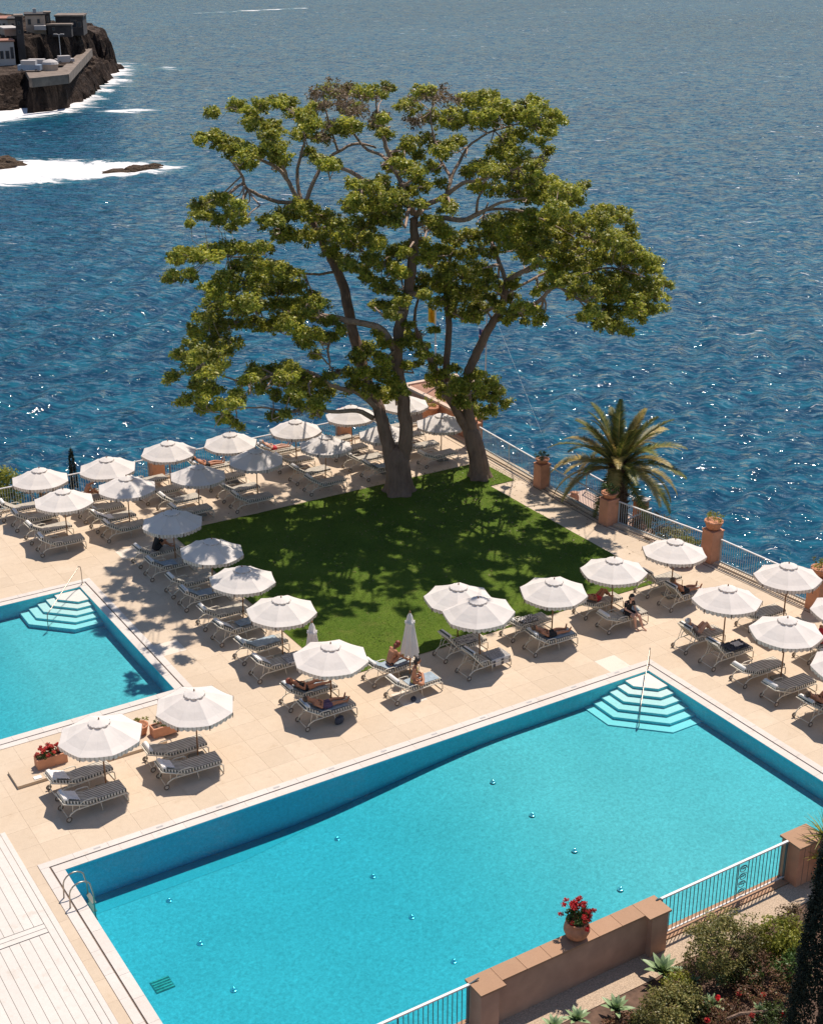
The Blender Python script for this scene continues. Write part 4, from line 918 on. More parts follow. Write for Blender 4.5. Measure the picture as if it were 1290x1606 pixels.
def closed_umbrella(x, y, h, label, sc_=1.0):
    o = thing('closed_umbrella', label, 'umbrella', (x, y, 0), 0, 'closed white umbrellas')
    m = MB(); n = 64; vs = []
    prof = [(.03, h), (.10, h - .14), (.115, h - .30), (.17, h - .32), (.14, h - .42), (.19, h - .8), (.25, h - 1.2), (.30, h - 1.55)]
    for i, (rr_, z) in enumerate(prof):
        for k in range(n):
            a = 2 * math.pi * k / n; q = rr_ * sc_ * (1 + (.16 if i > 1 else .04) * math.cos(a * 8 + .4 * i) + .05 * math.sin(a * 3))
            vs.append((q * math.cos(a), q * math.sin(a), z + (.03 * math.cos(a * 8) if i == len(prof) - 1 else 0)))
    m._add(vs, [(i * n + j, (i + 1) * n + j, (i + 1) * n + (j + 1) % n, i * n + (j + 1) % n) for i in range(len(prof) - 1) for j in range(n)])
    obj('canopy', m, M_CANVAS, o, smooth=True)
    obj('pole', MB().tube([(0, 0, .05), (0, 0, h + .03)], .026, 8), M_POLE, o); link('base', UM['base'], o)
    obj('finial', MB().lathe([(.02, h), (.038, h + .04), (.004, h + .1)], 8), M_POLE, o, smooth=True)
closed_umbrella(22.65, 36.45, 2.45, 'closed white umbrella behind the cross legged sunbather')
closed_umbrella(19.55, 37.75, 2.35, 'closed white umbrella whose tip shows behind the nearest open umbrella')

# ------------------------------------------------------------------ loungers
def lounger_meshes(theta):
    """local: head at -x, foot at +x, width along y; near wheel touches the ground at (-.75, -.35)"""
    c, s = math.cos(theta), math.sin(theta); hx, hz = -.12, .37; r = {}
    LB = .80; tx, tz = hx - c * LB, hz + s * LB
    m = MB(); tr = .021; W = .33
    for y in (-W, W):
        m.tube([(hx - .30, y, .33), (1.05, y, .35)], tr, 6)
        m.tube([(-.75, y, .10), (-.68, y, .24), (-.52, y, .325), (-.30, y, .345)], tr, 6)
        m.tube([(hx, y, hz - .02), (tx, y, tz - .02)], tr, 6)
        m.tube([(-.60, y * .9, .29), (hx - c * .5, y * .9, hz + s * .5 - .02)], .012, 5)
    m.tube([(-.75, -W, .11), (-.75, W, .11)], .015, 6); m.tube([(tx, -W, tz - .02), (tx, W, tz - .02)], tr, 6)
    m.tube([(-.30, -W, .33), (-.30, W, .33)], .014, 6); m.tube([(.4, -W, .345), (.4, W, .345)], .014, 6)
    r['frame'] = m.mesh('frame', M_CREAM, True)
    r['foot_leg'] = MB().tube([(1.03, -W, .35), (1.10, -W, .30), (1.11, -W, .06), (1.11, -W * .8, .02), (1.11, W * .8, .02), (1.11, W, .06), (1.10, W, .30), (1.03, W, .35)], tr, 6).mesh('foot_leg', M_CREAM, True)
    r['middle_leg'] = MB().tube([(.25, -W, .34), (.30, -W, .02)], .012, 5).tube([(.25, W, .34), (.30, W, .02)], .012, 5).mesh('middle_leg', M_CREAM, True)
    r['wheel'] = MB().torus((0, 0, 0), .075, .02, 'y', 14, 5).mesh('wheel', M_TYRE, True)
    r['hub'] = MB().torus((0, 0, 0), .045, .018, 'y', 12, 4).tube([(0, -.025, 0), (0, .025, 0)], .03, 8).mesh('hub', M_HUB, True)
    r['armrest'] = MB().tube([(-.42, 0, .34), (-.36, 0, .50), (-.22, 0, .56), (.02, 0, .56), (.12, 0, .53), (.15, 0, .36)], .016, 6).mesh('armrest', M_CREAM, True)
    def pad(pts, th, w_):
        m = MB(); k = len(pts); vs = []; t_ = []
        for i, (x, z) in enumerate(pts):
            a = np.array(pts[max(0, i - 1)]); b = np.array(pts[min(k - 1, i + 1)]); d = unit(b - a); nx, nz = -d[1], d[0]
            for (o_, yy) in ((0, -w_), (0, w_), (th, w_ - .012), (th, -w_ + .012)): vs.append((x + nx * o_, yy, z + nz * o_))
        f0, f1 = [], []
        for i in range(k - 1):
            a = i * 4; b = a + 4
            f0.append((a + 3, b + 3, b + 2, a + 2)); f1 += [(a, b, b + 3, a + 3), (a + 1, a + 2, b + 2, b + 1), (a, a + 1, b + 1, b)]
        e = (k - 1) * 4; ends = [(0, 3, 2, 1), (e, e + 1, e + 2, e + 3)]
        m._add(vs, f0, 0); m._add(vs, f1, 1); m._add(vs, ends, 1); return m
    seat = [(hx, .375), (.2, .375), (.5, .378), (.8, .38), (1.08, .382)]
    r['mattress'] = pad(seat, .085, .315).mesh('mattress', [M_STR_TOP, M_STR_SIDE])
    back = [(tx + .02, tz), (tx + (hx - tx) * .35, tz + (hz - tz) * .35), (tx + (hx - tx) * .7, tz + (hz - tz) * .7), (hx + .015, hz + .006)]
    r['back_mattress'] = pad(back, .085, .315).mesh('back_mattress', [M_STR_TOP, M_STR_SIDE])
    # rolled head cushion lying over the top of the back
    ux, uz = c, -s; nx, nz = s, c; m = MB()
    cx, cz = tx + nx * .10 + ux * .09, tz + nz * .10 + uz * .09
    m.tube([(cx, -.30, cz), (cx, -.26, cz), (cx, .26, cz), (cx, .30, cz)], [.045, .07, .07, .045], 10)
    r['head_cushion'] = m.mesh('head_cushion', M_CREAM if False else M_TOWW, True)
    m = MB(); P_ = [(tx - .03, tz + .02), (tx + nx * .10 - ux * .02, tz + nz * .10 - uz * .02), (tx + nx * .112 + ux * .18, tz + nz * .112 + uz * .18), (tx + nx * .10 + ux * .42, tz + nz * .10 + uz * .42)]
    for a, b in zip(P_[:-1], P_[1:]): m.quad((a[0], -.27, a[1]), (a[0], .27, a[1]), (b[0], .27, b[1]), (b[0], -.27, b[1]))
    r['back_towel'] = m.mesh('back_towel', M_TOWW)
    return r
LM = {a: lounger_meshes(R(a)) for a in (22, 34, 50)}
LG = 'striped wheeled sun loungers'; LPOS = {}
def lounger(key, x, y, label, ang=34, rz=None, cushion=True):
    rz = random.uniform(-.06, .06) if rz is None else rz; r = LM[ang]
    o = thing('sun_lounger', label, 'sun lounger', (x, y, 0), rz, LG); LPOS[key] = (x, y, rz, ang, o)
    for k in ('frame', 'foot_leg', 'middle_leg', 'mattress', 'back_mattress'): link(k, r[k], o)
    if cushion: link('head_cushion', r['head_cushion'], o)
    for sy in (-.36, .36):
        wv = link('wheel', r['wheel'], o, (-.75, sy, .095)); link('hub', r['hub'], wv)
        link('armrest', r['armrest'], o, (0, sy * .93, 0))
    return o
def wheel_l(key, px, py, label, ang=34, cushion=True, rz=None):
    p = G(px, py, 0.0); return lounger(key, p[0] + .75, p[1] + .36, label, ang, rz, cushion)
NF = ('nearer', 'farther')
def pair(keys, pxs, where, ang=34, flat=None):
    for i, (k, (x, y)) in enumerate(zip(keys, pxs)): wheel_l(k, x, y, f'striped lounger, {NF[i]} of the pair {where}', ang if not hasattr(ang, '__len__') else ang[i])
pair(('L1', 'L2'), ((109, 1290), (90, 1256)), 'beside the red flower box', 22)
pair(('L3', 'L4'), ((264, 1240), (242, 1212)), 'at the near corner of the small pool', 22)
pair(('L5', 'L6'), ((408, 1073), (382, 1044)), 'under the second nearest umbrella left of the lawn', 34)
pair(('L7', 'L8'), ((347, 1015), (323, 991)), 'under the middle umbrella left of the lawn', 34)
pair(('L9', 'L10'), ((294, 961), (273, 940)), 'under the second farthest umbrella left of the lawn', 34)
pair(('L11', 'L12'), ((239.5, 913), (220, 892)), 'under the farthest umbrella left of the lawn', 34)
for i, (a, b) in enumerate((((68.6, 875), (50, 855)), ((171, 852), (153, 837)), ((275, 826), (258, 808)), ((373, 806), (352, 790)), ((489, 779), (466, 762)), ((579, 756), (550, 741)), ((668, 735), (640, 720)))):
    pair((f'S{i}a', f'S{i}b'), (a, b), f'under the {ORD[i]} umbrella in the second row', 34 if i < 6 else 22)
for i, (a, b) in enumerate((((29, 836), (8, 820)), ((135, 822), (112, 807)), ((231, 793), (207, 777)), ((330, 772), (306, 755)), ((440, 744), (412, 728)), ((527, 725), (506, 710)), ((618, 704), (598, 690)))):
    pair((f'B{i}a', f'B{i}b'), (a, b), f'under the {ORD[i]} umbrella in the back row', 34)
pair(('L40', 'L41'), ((483, 1148), (456, 1118)), 'under the nearest umbrella left of the lawn', 34)
pair(('L42', 'L43'), ((622, 1107), (586, 1079)), 'in front of the closed umbrella', 34)
pair(('L44', 'L45'), ((734, 1068), (698, 1041)), 'under the two overlapping umbrellas', 50)
pair(('L46', 'L47'), ((840.5, 1032), (802.5, 1008)), 'where the man in black shorts lies', 34)
pair(('L48', 'L49'), ((955, 996), (917.5, 973)), 'where a person in black sits sideways', 22)
pair(('L50', 'L51'), ((1052, 961), (1013.5, 939)), 'near the pillar with the yellow green plant', 50)
pair(('L52', 'L53'), ((1119, 1054), (1075.5, 1028)), 'right of the pool steps', 50)
pair(('L54', 'L55'), ((1217.5, 1109), (1168.6, 1081)), 'empty on the right of the big pool', 22)
pair(('L56', 'L57'), ((1318, 1168), (1269, 1140)), 'cut by the right edge beside the pool', 34)
pair(('L58', 'L59'), ((1212, 1015), (1175, 993)), 'between the two upper right umbrellas', 22)
pair(('L60', 'L61'), ((1300, 1065), (1267, 1043)), 'at the right edge with the red swimmer', 34)

# towels on loungers (draped strips in lounger space)
def drape(name, key, xs, label, m, y0=-.30, y1=.30, hang=.18, on='seat', wob=.03, z_off=.012, cat='towel', group=None):
    x, y, rz, ang, lo = LPOS[key]; th = R(ang); c, s = math.cos(th), math.sin(th); hx, hz = -.12, .37
    def top(u):                                           # u<0 up the back, u>0 along the seat
        if u < 0: return (hx + u * c + s * .092, hz - u * s + c * .092)
        return (hx + u + .03, .375 + .092)
    n = 14; k = 12; V = []; F = []
    for i in range(n + 1):
        u = xs[0] + (xs[1] - xs[0]) * i / n; px_, pz = top(u)
        for j in range(k + 1):
            v = y0 + (y1 - y0) * j / k; dz = 0; yy = v
            if yy < -.325: dz = -( -.325 - yy); yy = -.335 - .01 * math.sin(i)
            if yy > .325: dz = -(yy - .325); yy = .335
            V.append((px_ + random.uniform(-1, 1) * wob * .3, yy, pz + dz + z_off + abs(math.sin(i * 1.7 + j * .9)) * wob + random.uniform(0, wob * .6)))
    F = [(i * (k + 1) + j, (i + 1) * (k + 1) + j, (i + 1) * (k + 1) + j + 1, i * (k + 1) + j + 1) for i in range(n) for j in range(k)]
    o = link(name, np_mesh(name, V, F, m, True), None, (x, y, 0), (0, 0, rz))
    return tag(o, label, cat, group)
drape('towel', 'L1', (-.78, -.25), 'white towel over the head of the lounger nearest the boarded deck', M_TOWW, -.26, .26)
drape('towel', 'L2', (-.78, -.2), 'white towel over the backrest beside the red flower box', M_TOWW, -.27, .27)
drape('towel', 'L3', (-.78, -.35), 'pale towel on the backrest of the nearer corner lounger by small pool', M_TOWW, -.25, .25)
drape('towel', 'L5', (-.8, -.2), 'white towel on the backrest below the second nearest left umbrella', M_TOWW, -.25, .3)
drape('towel', 'L5', (.45, 1.15), 'dark striped towel hanging over the lounger foot left of the nearest umbrella', M_STR_TOW, -.42, .3, wob=.02)
drape('towel', 'L6', (-.8, .9), 'slate blue towel along the lounger left of the near umbrella', M_TOWB, -.24, .3, wob=.02)
drape('towel', 'L7', (-.8, -.1), 'pale towel on a backrest below the middle left umbrella', M_TOWW, -.25, .25)
drape('towel', 'L7', (.2, .9), 'grey crumpled towel on the seat below the middle left umbrella', M_TOWB, -.2, .3, wob=.05)
drape('towel', 'L9', (-.8, .6), 'slate blue towel on the lounger below the second farthest left umbrella', M_TOWB, -.27, .27, wob=.015)
drape('towel', 'L11', (-.8, .5), 'slate blue towel on the nearer lounger beside the person in black', M_TOWB, -.27, .27, wob=.015)
drape('towel', 'L40', (-.82, .9), 'slate blue towel under the man in purple shorts', M_TOWB, -.28, .28, wob=.008)
drape('towel', 'L41', (-.82, .8), 'blue grey towel under the reclining woman', M_TOWB, -.28, .28, wob=.008)
drape('towel', 'L42', (-.1, 1.1), 'slate blue towel under the cross legged sunbather', M_TOWB, -.28, .28, wob=.008)
drape('towel', 'L43', (-.8, .9), 'pale blue towel on the lounger behind the cross legged sunbather', M_TOWB, -.28, .28, wob=.02)
drape('towel', 'L44', (.35, 1.15), 'grey striped towel hanging over the side of the steep backed lounger', M_STR_TOW, -.62, .3, wob=.02)
drape('towel', 'L45', (-.3, .8), 'dark striped towel behind the steep backed lounger', M_STR_TOW, -.28, .28)
drape('towel', 'L46', (-.8, 1.1), 'green grey towel under the man in black shorts', M_TOWB, -.28, .28, wob=.008)
drape('towel', 'L47', (-.1, .7), 'crumpled grey towel on the lounger behind the man in black shorts', M_STR_TOW, -.2, .28, wob=.06)
drape('towel', 'L48', (.3, 1.0), 'pale blue towel beside the person sitting sideways in black', M_TOWB, -.1, .3, wob=.03)
drape('towel', 'L52', (.15, 1.0), 'dark navy clothes piled on the lounger right of the pool steps', M_TOWD, -.3, .28, wob=.09)
drape('towel', 'L52', (.45, .8), 'crumpled white shirt on the pile of dark clothes', M_TOWW, -.2, .1, wob=.06, z_off=.10)
drape('towel', 'L56', (-.8, .3), 'white towel on the backrest at the lower right edge', M_TOWW, -.28, .28)
drape('towel', 'L57', (-.8, .3), 'white towel with blue edge on the lounger under the right edge person', M_TOWW, -.28, .28)
drape('towel', 'S5a', (-.5, .8), 'blue towel on the lounger left of the big tree trunk', M_TOWB, -.28, .28, wob=.04)
drape('towel', 'B1a', (-.85, -.1), 'white towel hanging on a backrest in the back row, second umbrella', M_TOWW, -.3, .3)
drape('towel', 'S1b', (-.85, .2), 'white towel on the farther lounger below the second umbrella', M_TOWW, -.3, .3)

# ------------------------------------------------------------------ people
def skinmat(n, c): return mat(n, c, .55, .08, 8, spec=.35)
SK1 = skinmat('tanned_skin', (0.46, 0.20, 0.11)); SK2 = skinmat('fair_skin', (0.60, 0.34, 0.24)); SK3 = skinmat('deep_tan_skin', (0.34, 0.135, 0.07))
HBL = mat('dark_hair', (0.02, 0.014, 0.011), .5); HBR = mat('brown_hair', (0.09, 0.05, 0.025), .5); HGR = mat('grey_hair', (0.45, 0.43, 0.42), .7); HRD = mat('auburn_hair', (0.22, 0.05, 0.025), .5)
CBLK = mat('black_cloth', (0.012, 0.012, 0.014), .8); CPUR = mat('purple_cloth', (0.10, 0.06, 0.12), .8, .4, 14); CRED = mat('red_swimsuit', (0.50, 0.02, 0.03), .7); CGRY = mat('grey_patterned_shirt', (0.30, 0.24, 0.23), .9, .5, 25); CYEL = mat('yellow_print_bikini', (0.50, 0.42, 0.12), .8, .5, 30)
M_EYE = mat('eye_dark', (0.02, 0.015, 0.01), .3)
def V3(*a): return np.array(a, float)
def pose(kind, ang):
    th = R(ang); c, s = math.cos(th), math.sin(th); bz = .47; J = {}
    if kind in ('lie', 'knees', 'lie_side'):
        pel = V3(.02, 0, bz + .10); up = V3(-c, 0, s); fr = V3(s, 0, c)
        J['pel'] = pel; J['mid'] = pel + up * .20 + fr * .005; J['chest'] = pel + up * .38 + fr * .01; J['neck'] = pel + up * .53; J['head'] = pel + up * .70 + fr * .03; J['fr'] = fr; J['up'] = up
        for sd, y in (('l', 1), ('r', -1)):
            J['sh' + sd] = pel + up * .47 + V3(0, y * .165, 0); J['hip' + sd] = pel + V3(.03, y * .085, 0)
            if kind == 'knees' : J['kn' + sd] = V3(.36, y * .10, bz + .42 - (.06 if y > 0 else 0)); J['an' + sd] = V3(.62, y * .10, bz + .08)
            else: J['kn' + sd] = V3(.45, y * (.12 if sd == 'l' else .10), bz + .10 + (.02 if y < 0 else .05)); J['an' + sd] = V3(.86, y * .11, bz + .07)
            J['to' + sd] = J['an' + sd] + V3(.06, y * .03, .16) if kind != 'knees' else J['an' + sd] + V3(.16, 0, -.03)
            J['el' + sd] = J['sh' + sd] - up * .25 + V3(0, y * .09, -.01); J['wr' + sd] = pel + up * (.20 if y > 0 else .14) + fr * .13 + V3(0, y * .06, 0)
            J['ha' + sd] = J['wr' + sd] + V3(.02, -y * .075, .005)
    elif kind == 'sit_side':       # facing the pool side (-y), feet on the ground
        pel = V3(.28, -.10, bz + .10); up = unit(V3(.0, -.18, 1)); fr = unit(V3(0, -1, -.18))
        J['pel'] = pel; J['mid'] = pel + up * .2 - fr * .03; J['chest'] = pel + up * .38; J['neck'] = pel + up * .53 + fr * .03; J['head'] = pel + up * .69 + fr * .09; J['fr'] = fr; J['up'] = up
        for sd, x in (('l', 1), ('r', -1)):
            J['sh' + sd] = pel + up * .47 + V3(x * .165, 0, 0); J['hip' + sd] = pel + V3(x * .09, -.02, 0)
            J['kn' + sd] = V3(.28 + x * .11 + .12, -.52, bz + .06); J['an' + sd] = V3(.28 + x * .12 + .20, -.58 - .06 * x, .08); J['to' + sd] = J['an' + sd] + V3(.03, -.17, -.05)
            J['el' + sd] = J['sh' + sd] - up * .24 + V3(x * .05, -.08, 0); J['wr' + sd] = J['kn' + sd] + V3(-x * .02, .16, .08); J['ha' + sd] = J['wr' + sd] + V3(-x * .02, -.07, -.01)
    elif kind == 'cross':          # sitting cross legged, facing the foot end and a little to the pool
        pel = V3(.12, 0, bz + .10); up = unit(V3(.16, -.05, 1)); fr = unit(V3(1, -.7, -.1))
        sidev = unit(np.cross(V3(0, 0, 1), fr))
        J['pel'] = pel; J['mid'] = pel + up * .2; J['chest'] = pel + up * .38; J['neck'] = pel + up * .53; J['head'] = pel + up * .69 + fr * .05; J['fr'] = fr; J['up'] = up
        for sd, y in (('l', 1), ('r', -1)):
            J['sh' + sd] = pel + up * .47 + sidev * y * .165; J['hip' + sd] = pel + sidev * y * .09
            J['kn' + sd] = pel + fr * .30 + sidev * y * .30 + V3(0, 0, .02 + (.06 if y > 0 else 0)); J['an' + sd] = pel + fr * .36 + sidev * (-y * .10) + V3(0, 0, -.04 + (.05 if y > 0 else 0)); J['to' + sd] = J['an' + sd] + sidev * (-y * .16) + V3(0, 0, -.02)
            J['el' + sd] = J['sh' + sd] - up * .24 + sidev * y * .05 + fr * .05; J['wr' + sd] = J['kn' + sd] - fr * .10 - sidev * y * .08 + V3(0, 0, .10); J['ha' + sd] = J['wr' + sd] + fr * .05 - sidev * y * .06
    else:                          # 'bent': sitting on the lounger leaning forward, towards the foot
        pel = V3(.10, .0, bz + .10); up = unit(V3(.55, 0, 1)); fr = unit(V3(1, 0, -.55))
        J['pel'] = pel; J['mid'] = pel + unit(V3(.15, 0, 1)) * .2; J['chest'] = J['mid'] + up * .2; J['neck'] = J['chest'] + up * .16; J['head'] = J['neck'] + up * .13 + fr * .08; J['fr'] = fr; J['up'] = up
        for sd, y in (('l', 1), ('r', -1)):
            J['sh' + sd] = J['chest'] + up * .09 + V3(0, y * .165, 0); J['hip' + sd] = pel + V3(.02, y * .09, 0)
            J['kn' + sd] = V3(.48, y * .13, bz + .36 - (.12 if y > 0 else 0)); J['an' + sd] = V3(.76, y * .11, bz + .07); J['to' + sd] = J['an' + sd] + V3(.16, 0, -.02)
            J['el' + sd] = J['sh' + sd] + V3(.12, y * .08, -.20); J['wr' + sd] = J['kn' + sd] + V3(-.03, -y * .03, .06); J['ha' + sd] = J['wr' + sd] + V3(.07, 0, 0)
    return J
def person(key, kind, label, skin, hair, clothes=(), long_hair=False, dx=0.0, dy=0.0, prop=None):
    x, y, rz, ang, lo = LPOS[key]; J = pose(kind, ang); m = MB()
    def limb(a, b, r0, r1, k=5, n=10, bul=0.0):
        a, b = np.asarray(a), np.asarray(b); pts = [a + (b - a) * t for t in np.linspace(0, 1, k)]
        m.tube(pts, [r0 + (r1 - r0) * t + bul * math.sin(math.pi * min(1, t * 1.3)) for t in np.linspace(0, 1, k)], n); m.ball(tuple(a), r0, 10, 7); m.ball(tuple(b), r1, 10, 7)
    sidev = unit(J['shl'] - J['shr'])
    for off in (-.075, 0, .075):
        limb(J['pel'] + sidev * off, J['mid'] + sidev * off * .75, .088, .078); limb(J['mid'] + sidev * off * .75, J['chest'] + sidev * off * 1.15, .078, .093)
    limb(J['shl'], J['shr'], .062, .062); limb(J['chest'], J['neck'], .085, .052); limb(J['neck'], J['head'], .052, .055)
    hd = J['head'] + J['up'] * .05; m.ball(tuple(hd), .092, 14, 10); m.ball(tuple(hd - J['up'] * .06 + J['fr'] * .025), .068, 12, 8)
    m.ball(tuple(hd + J['fr'] * .098 - J['up'] * .02), .018, 6, 5)
    for y_ in (-1, 1): m.ball(tuple(hd + sidev * y_ * .09 - J['up'] * .01), .022, 6, 5)
    for sd, yv in (('l', 1), ('r', -1)):
        limb(J['hip' + sd], J['kn' + sd], .088, .056, bul=.006); limb(J['kn' + sd], J['an' + sd], .055, .036, bul=.010); limb(J['an' + sd], J['to' + sd], .038, .026)
        limb(J['sh' + sd], J['el' + sd], .052, .040); limb(J['el' + sd], J['wr' + sd], .040, .026)
        wr, ha = J['wr' + sd], J['ha' + sd]; d = unit(ha - wr); q = unit(np.cross(d, J['fr'])); limb(wr, wr + d * .075, .027, .030)
        for f_, (off, ln) in enumerate(((-.030, .062), (-.010, .075), (.010, .070), (.030, .055))):
            b0 = wr + d * .085 + q * off; limb(b0, b0 + d * ln * .55, .0105, .010, 2, 6); limb(b0 + d * ln * .55, b0 + d * ln - J['fr'] * .02, .010, .009, 2, 6)
        limb(wr + d * .03 + q * .03, wr + d * .07 + q * .062, .012, .010, 2, 6)
    me = m.mesh('person', skin, True); o = link('person', me, None, (x + dx, y + dy, 0), (0, 0, rz)); tag(o, label, 'person')
    rm = o.modifiers.new('r', 'REMESH'); rm.mode = 'VOXEL'; rm.voxel_size = .0125; rm.use_smooth_shade = True
    h = MB(); h.ball(tuple(hd + J['up'] * .022 - J['fr'] * .022), (.102, .102, .102), 14, 10)
    if long_hair: h.ball(tuple(hd - J['fr'] * .07 - J['up'] * .09), (.075, .095, .10), 10, 8)
    obj('hair', h, hair, o, smooth=True)
    e = MB()
    for y_ in (-1, 1): e.ball(tuple(hd + sidev * y_ * .034 + J['fr'] * .086 + J['up'] * .008), .011, 6, 5)
    obj('eyes', e, M_EYE, o, smooth=True)
    ml = MB(); ml.ball(tuple(hd + J['fr'] * .088 - J['up'] * .055), (.012, .016, .008), 6, 5); obj('lips', ml, mat('lip_red', (0.35, 0.08, 0.06), .5), o, smooth=True)
    def wrap(name, segs, mm):
        w_ = MB()
        for a, b, r0, r1 in segs: w_.tube([np.asarray(a) + (np.asarray(b) - np.asarray(a)) * t for t in np.linspace(0, 1, 5)], [r0 + (r1 - r0) * t for t in np.linspace(0, 1, 5)], 12)
        q = obj(name, w_, mm, o, smooth=True); r_ = q.modifiers.new('r', 'REMESH'); r_.mode = 'VOXEL'; r_.voxel_size = .014; r_.use_smooth_shade = True
    for name, mm in clothes:
        sg = []
        if name in ('shorts', 'trunks'):
            for sd in 'lr': sg.append((J['hip' + sd], J['hip' + sd] + (J['kn' + sd] - J['hip' + sd]) * (.62 if name == 'shorts' else .3), .103, .088))
            for off in (-.075, 0, .075): sg.append((J['pel'] + sidev * off - J['up'] * .02, J['pel'] + sidev * off + J['up'] * .10, .098, .09))
        if name == 'briefs':
            for off in (-.07, 0, .07): sg.append((J['pel'] + sidev * off - J['up'] * .04, J['pel'] + sidev * off + J['up'] * .05, .096, .092))
            for sd in 'lr': sg.append((J['hip' + sd], J['hip' + sd] + (J['kn' + sd] - J['hip' + sd]) * .12, .096, .093))
        if name == 'bikini_top':
            for off in (-.08, .08): sg.append((J['chest'] + sidev * off - J['up'] * .03 + J['fr'] * .02, J['chest'] + sidev * off + J['up'] * .04 + J['fr'] * .02, .09, .086))
        if name in ('swimsuit', 'dress', 'shirt'):
            for off in (-.08, 0, .08): sg += [(J['pel'] + sidev * off - J['up'] * .05, J['mid'] + sidev * off * .8, .099, .088), (J['mid'] + sidev * off * .8, J['chest'] + sidev * off * 1.15 + J['up'] * .05, .088, .104)]
            if name != 'swimsuit':
                sg.append((J['shl'], J['shr'], .07, .07))
                for sd in 'lr': sg.append((J['sh' + sd], J['sh' + sd] + (J['el' + sd] - J['sh' + sd]) * .7, .066, .058))
            if name == 'dress':
                for sd in 'lr': sg.append((J['hip' + sd], J['hip' + sd] + (J['kn' + sd] - J['hip' + sd]) * .6, .105, .10))
        wrap(name, sg, mm)
    return o, J
person('L12', 'bent', 'person in black sitting on the farther lounger left of the lawn', SK1, HBL, [('dress', CBLK)])
person('L41', 'lie', 'woman in black lying back under the nearest left umbrella', SK1, HRD, [('swimsuit', CBLK)], True)
person('L40', 'lie', 'man in purple shorts lying on the lounger nearest the big pool', SK1, HBR, [('shorts', CPUR)])
person('L42', 'cross', 'woman in a yellow bikini sitting cross legged on a slate blue towel', SK1, HBL, [('bikini_top', CYEL), ('briefs', CYEL)], True)
person('L43', 'bent', 'red haired person leaning forward behind the cross legged woman', SK1, HRD, [('briefs', CBLK)], True)
person('L46', 'lie', 'man in black shorts lying right of the overlapping umbrellas', SK1, HBR, [('shorts', CBLK)])
person('L49', 'knees', 'tanned sunbather with knees raised beside the lawn edge', SK3, HRD, [('trunks', CRED)])
person('L48', 'sit_side', 'person in a black top sitting sideways with feet on the paving', SK2, HBL, [('dress', CBLK)], True)
person('L50', 'lie', 'sunbather whose bare legs show beside the steep backed lounger', SK1, HBR, [('shorts', CBLK)])
person('L53', 'knees', 'grey haired person in a patterned shirt right of the pool steps', SK2, HGR, [('shirt', CGRY)])
person('L61', 'bent', 'woman in a red swimsuit at the right edge', SK1, HBR, [('swimsuit', CRED)], True)
person('L57', 'knees', 'sunbather at the right edge by the big pool', SK1, HBR, [('trunks', CBLK)])
person('B1b', 'bent', 'bare backed sunbather by the sea railing under the second umbrella', SK1, HGR, [('trunks', CBLK)])
person('B3b', 'lie', 'sunbather lying in the back row under the fourth umbrella', SK1, HBL, [('trunks', CBLK)])
person('B4b', 'lie', 'pink skinned sunbather lying by the sea railing under the fifth umbrella', SK2, HGR, [('trunks', CRED)])
# things under loungers
def bag(px, py, label, m, sx=.22, sy=.12, sz=.2):
    p = G(px, py, 0); o = thing('beach_bag', label, 'bag', tuple(p), random.uniform(0, 3))
    b = MB(); b.lathe([(sx * .8, .0), (sx, sz * .35), (sx * .85, sz * .9), (sx * .6, sz)], 12); q = obj('body', b, m, o, smooth=True); q.scale = (1, sy / sx, 1)
    obj('handle', MB().tube([(-.08, 0, sz * .9), (-.06, 0, sz * 1.35), (.06, 0, sz * 1.35), (.08, 0, sz * .9)], .01, 5), m, o)
bag(532, 1133, 'black bag under the lounger of the man in purple shorts', M_TOWD)
bag(648, 1098, 'dark sandals bag beneath the cross legged woman', M_TOWD, .14, .10, .1)
bag(1140, 1021, 'small white bag between loungers right of the steps', M_TOWW, .16, .1, .15)

# ------------------------------------------------------------------ planters between the pools
kbx = obj('planter_plinth', MB().box(8.9, 13.75, 36.85, 37.85, -.01, .10), M_PAVE)
tag(kbx, 'long low cream plinth carrying the flower boxes', 'plinth')
def flower_box(px, py, wx, wy, h, label, leaf, petals, nz=420, rz=0.0):
    p = G(px, py, .10); o = thing('flower_box', label, 'flower box', (p[0], p[1] + wy / 2, .102), rz)
    m = MB(); t = .035
    m.box(-wx / 2, wx / 2, -wy / 2, -wy / 2 + t, 0, h); m.box(-wx / 2, wx / 2, wy / 2 - t, wy / 2, 0, h); m.box(-wx / 2, -wx / 2 + t, -wy / 2 + t, wy / 2 - t, 0, h); m.box(wx / 2 - t, wx / 2, -wy / 2 + t, wy / 2 - t, 0, h)
    obj('box', m, M_TERRA, o); obj('rim', MB().box(-wx / 2 - .02, wx / 2 + .02, -wy / 2 - .02, -wy / 2 - .001, h - .06, h), M_TERRA, o)
    obj('soil', MB().box(-wx / 2 + t, wx / 2 - t, -wy / 2 + t, wy / 2 - t, 0.01, h - .05), M_SOIL, o)
    C, N = clumpy((0, 0, h + .06), (wx * .52, wy * .62, .15), nz // 16, 16, .07, .06); link('foliage', leaves_mesh('foliage', C, N, .065, leaf), o)
    if petals: C, N = clumpy((0, 0, h + .14), (wx * .54, wy * .62, .2), 46, 36, .065, .05); link('flowers', leaves_mesh('flowers', C, N, .05, petals, .9), o)
    return o
flower_box(84, 1202, .95, .36, .36, 'terracotta box of red geraniums on the low plinth', M_GERG, M_PINK)
flower_box(262, 1153, .88, .36, .34, 'terracotta box with a small green plant under the corner umbrella', M_GERG, None, 160)
pot(13.2, 37.75, .0, .26, .42, 'terracotta pot of yellow green grass between the two umbrellas', M_YGREEN, n=200)
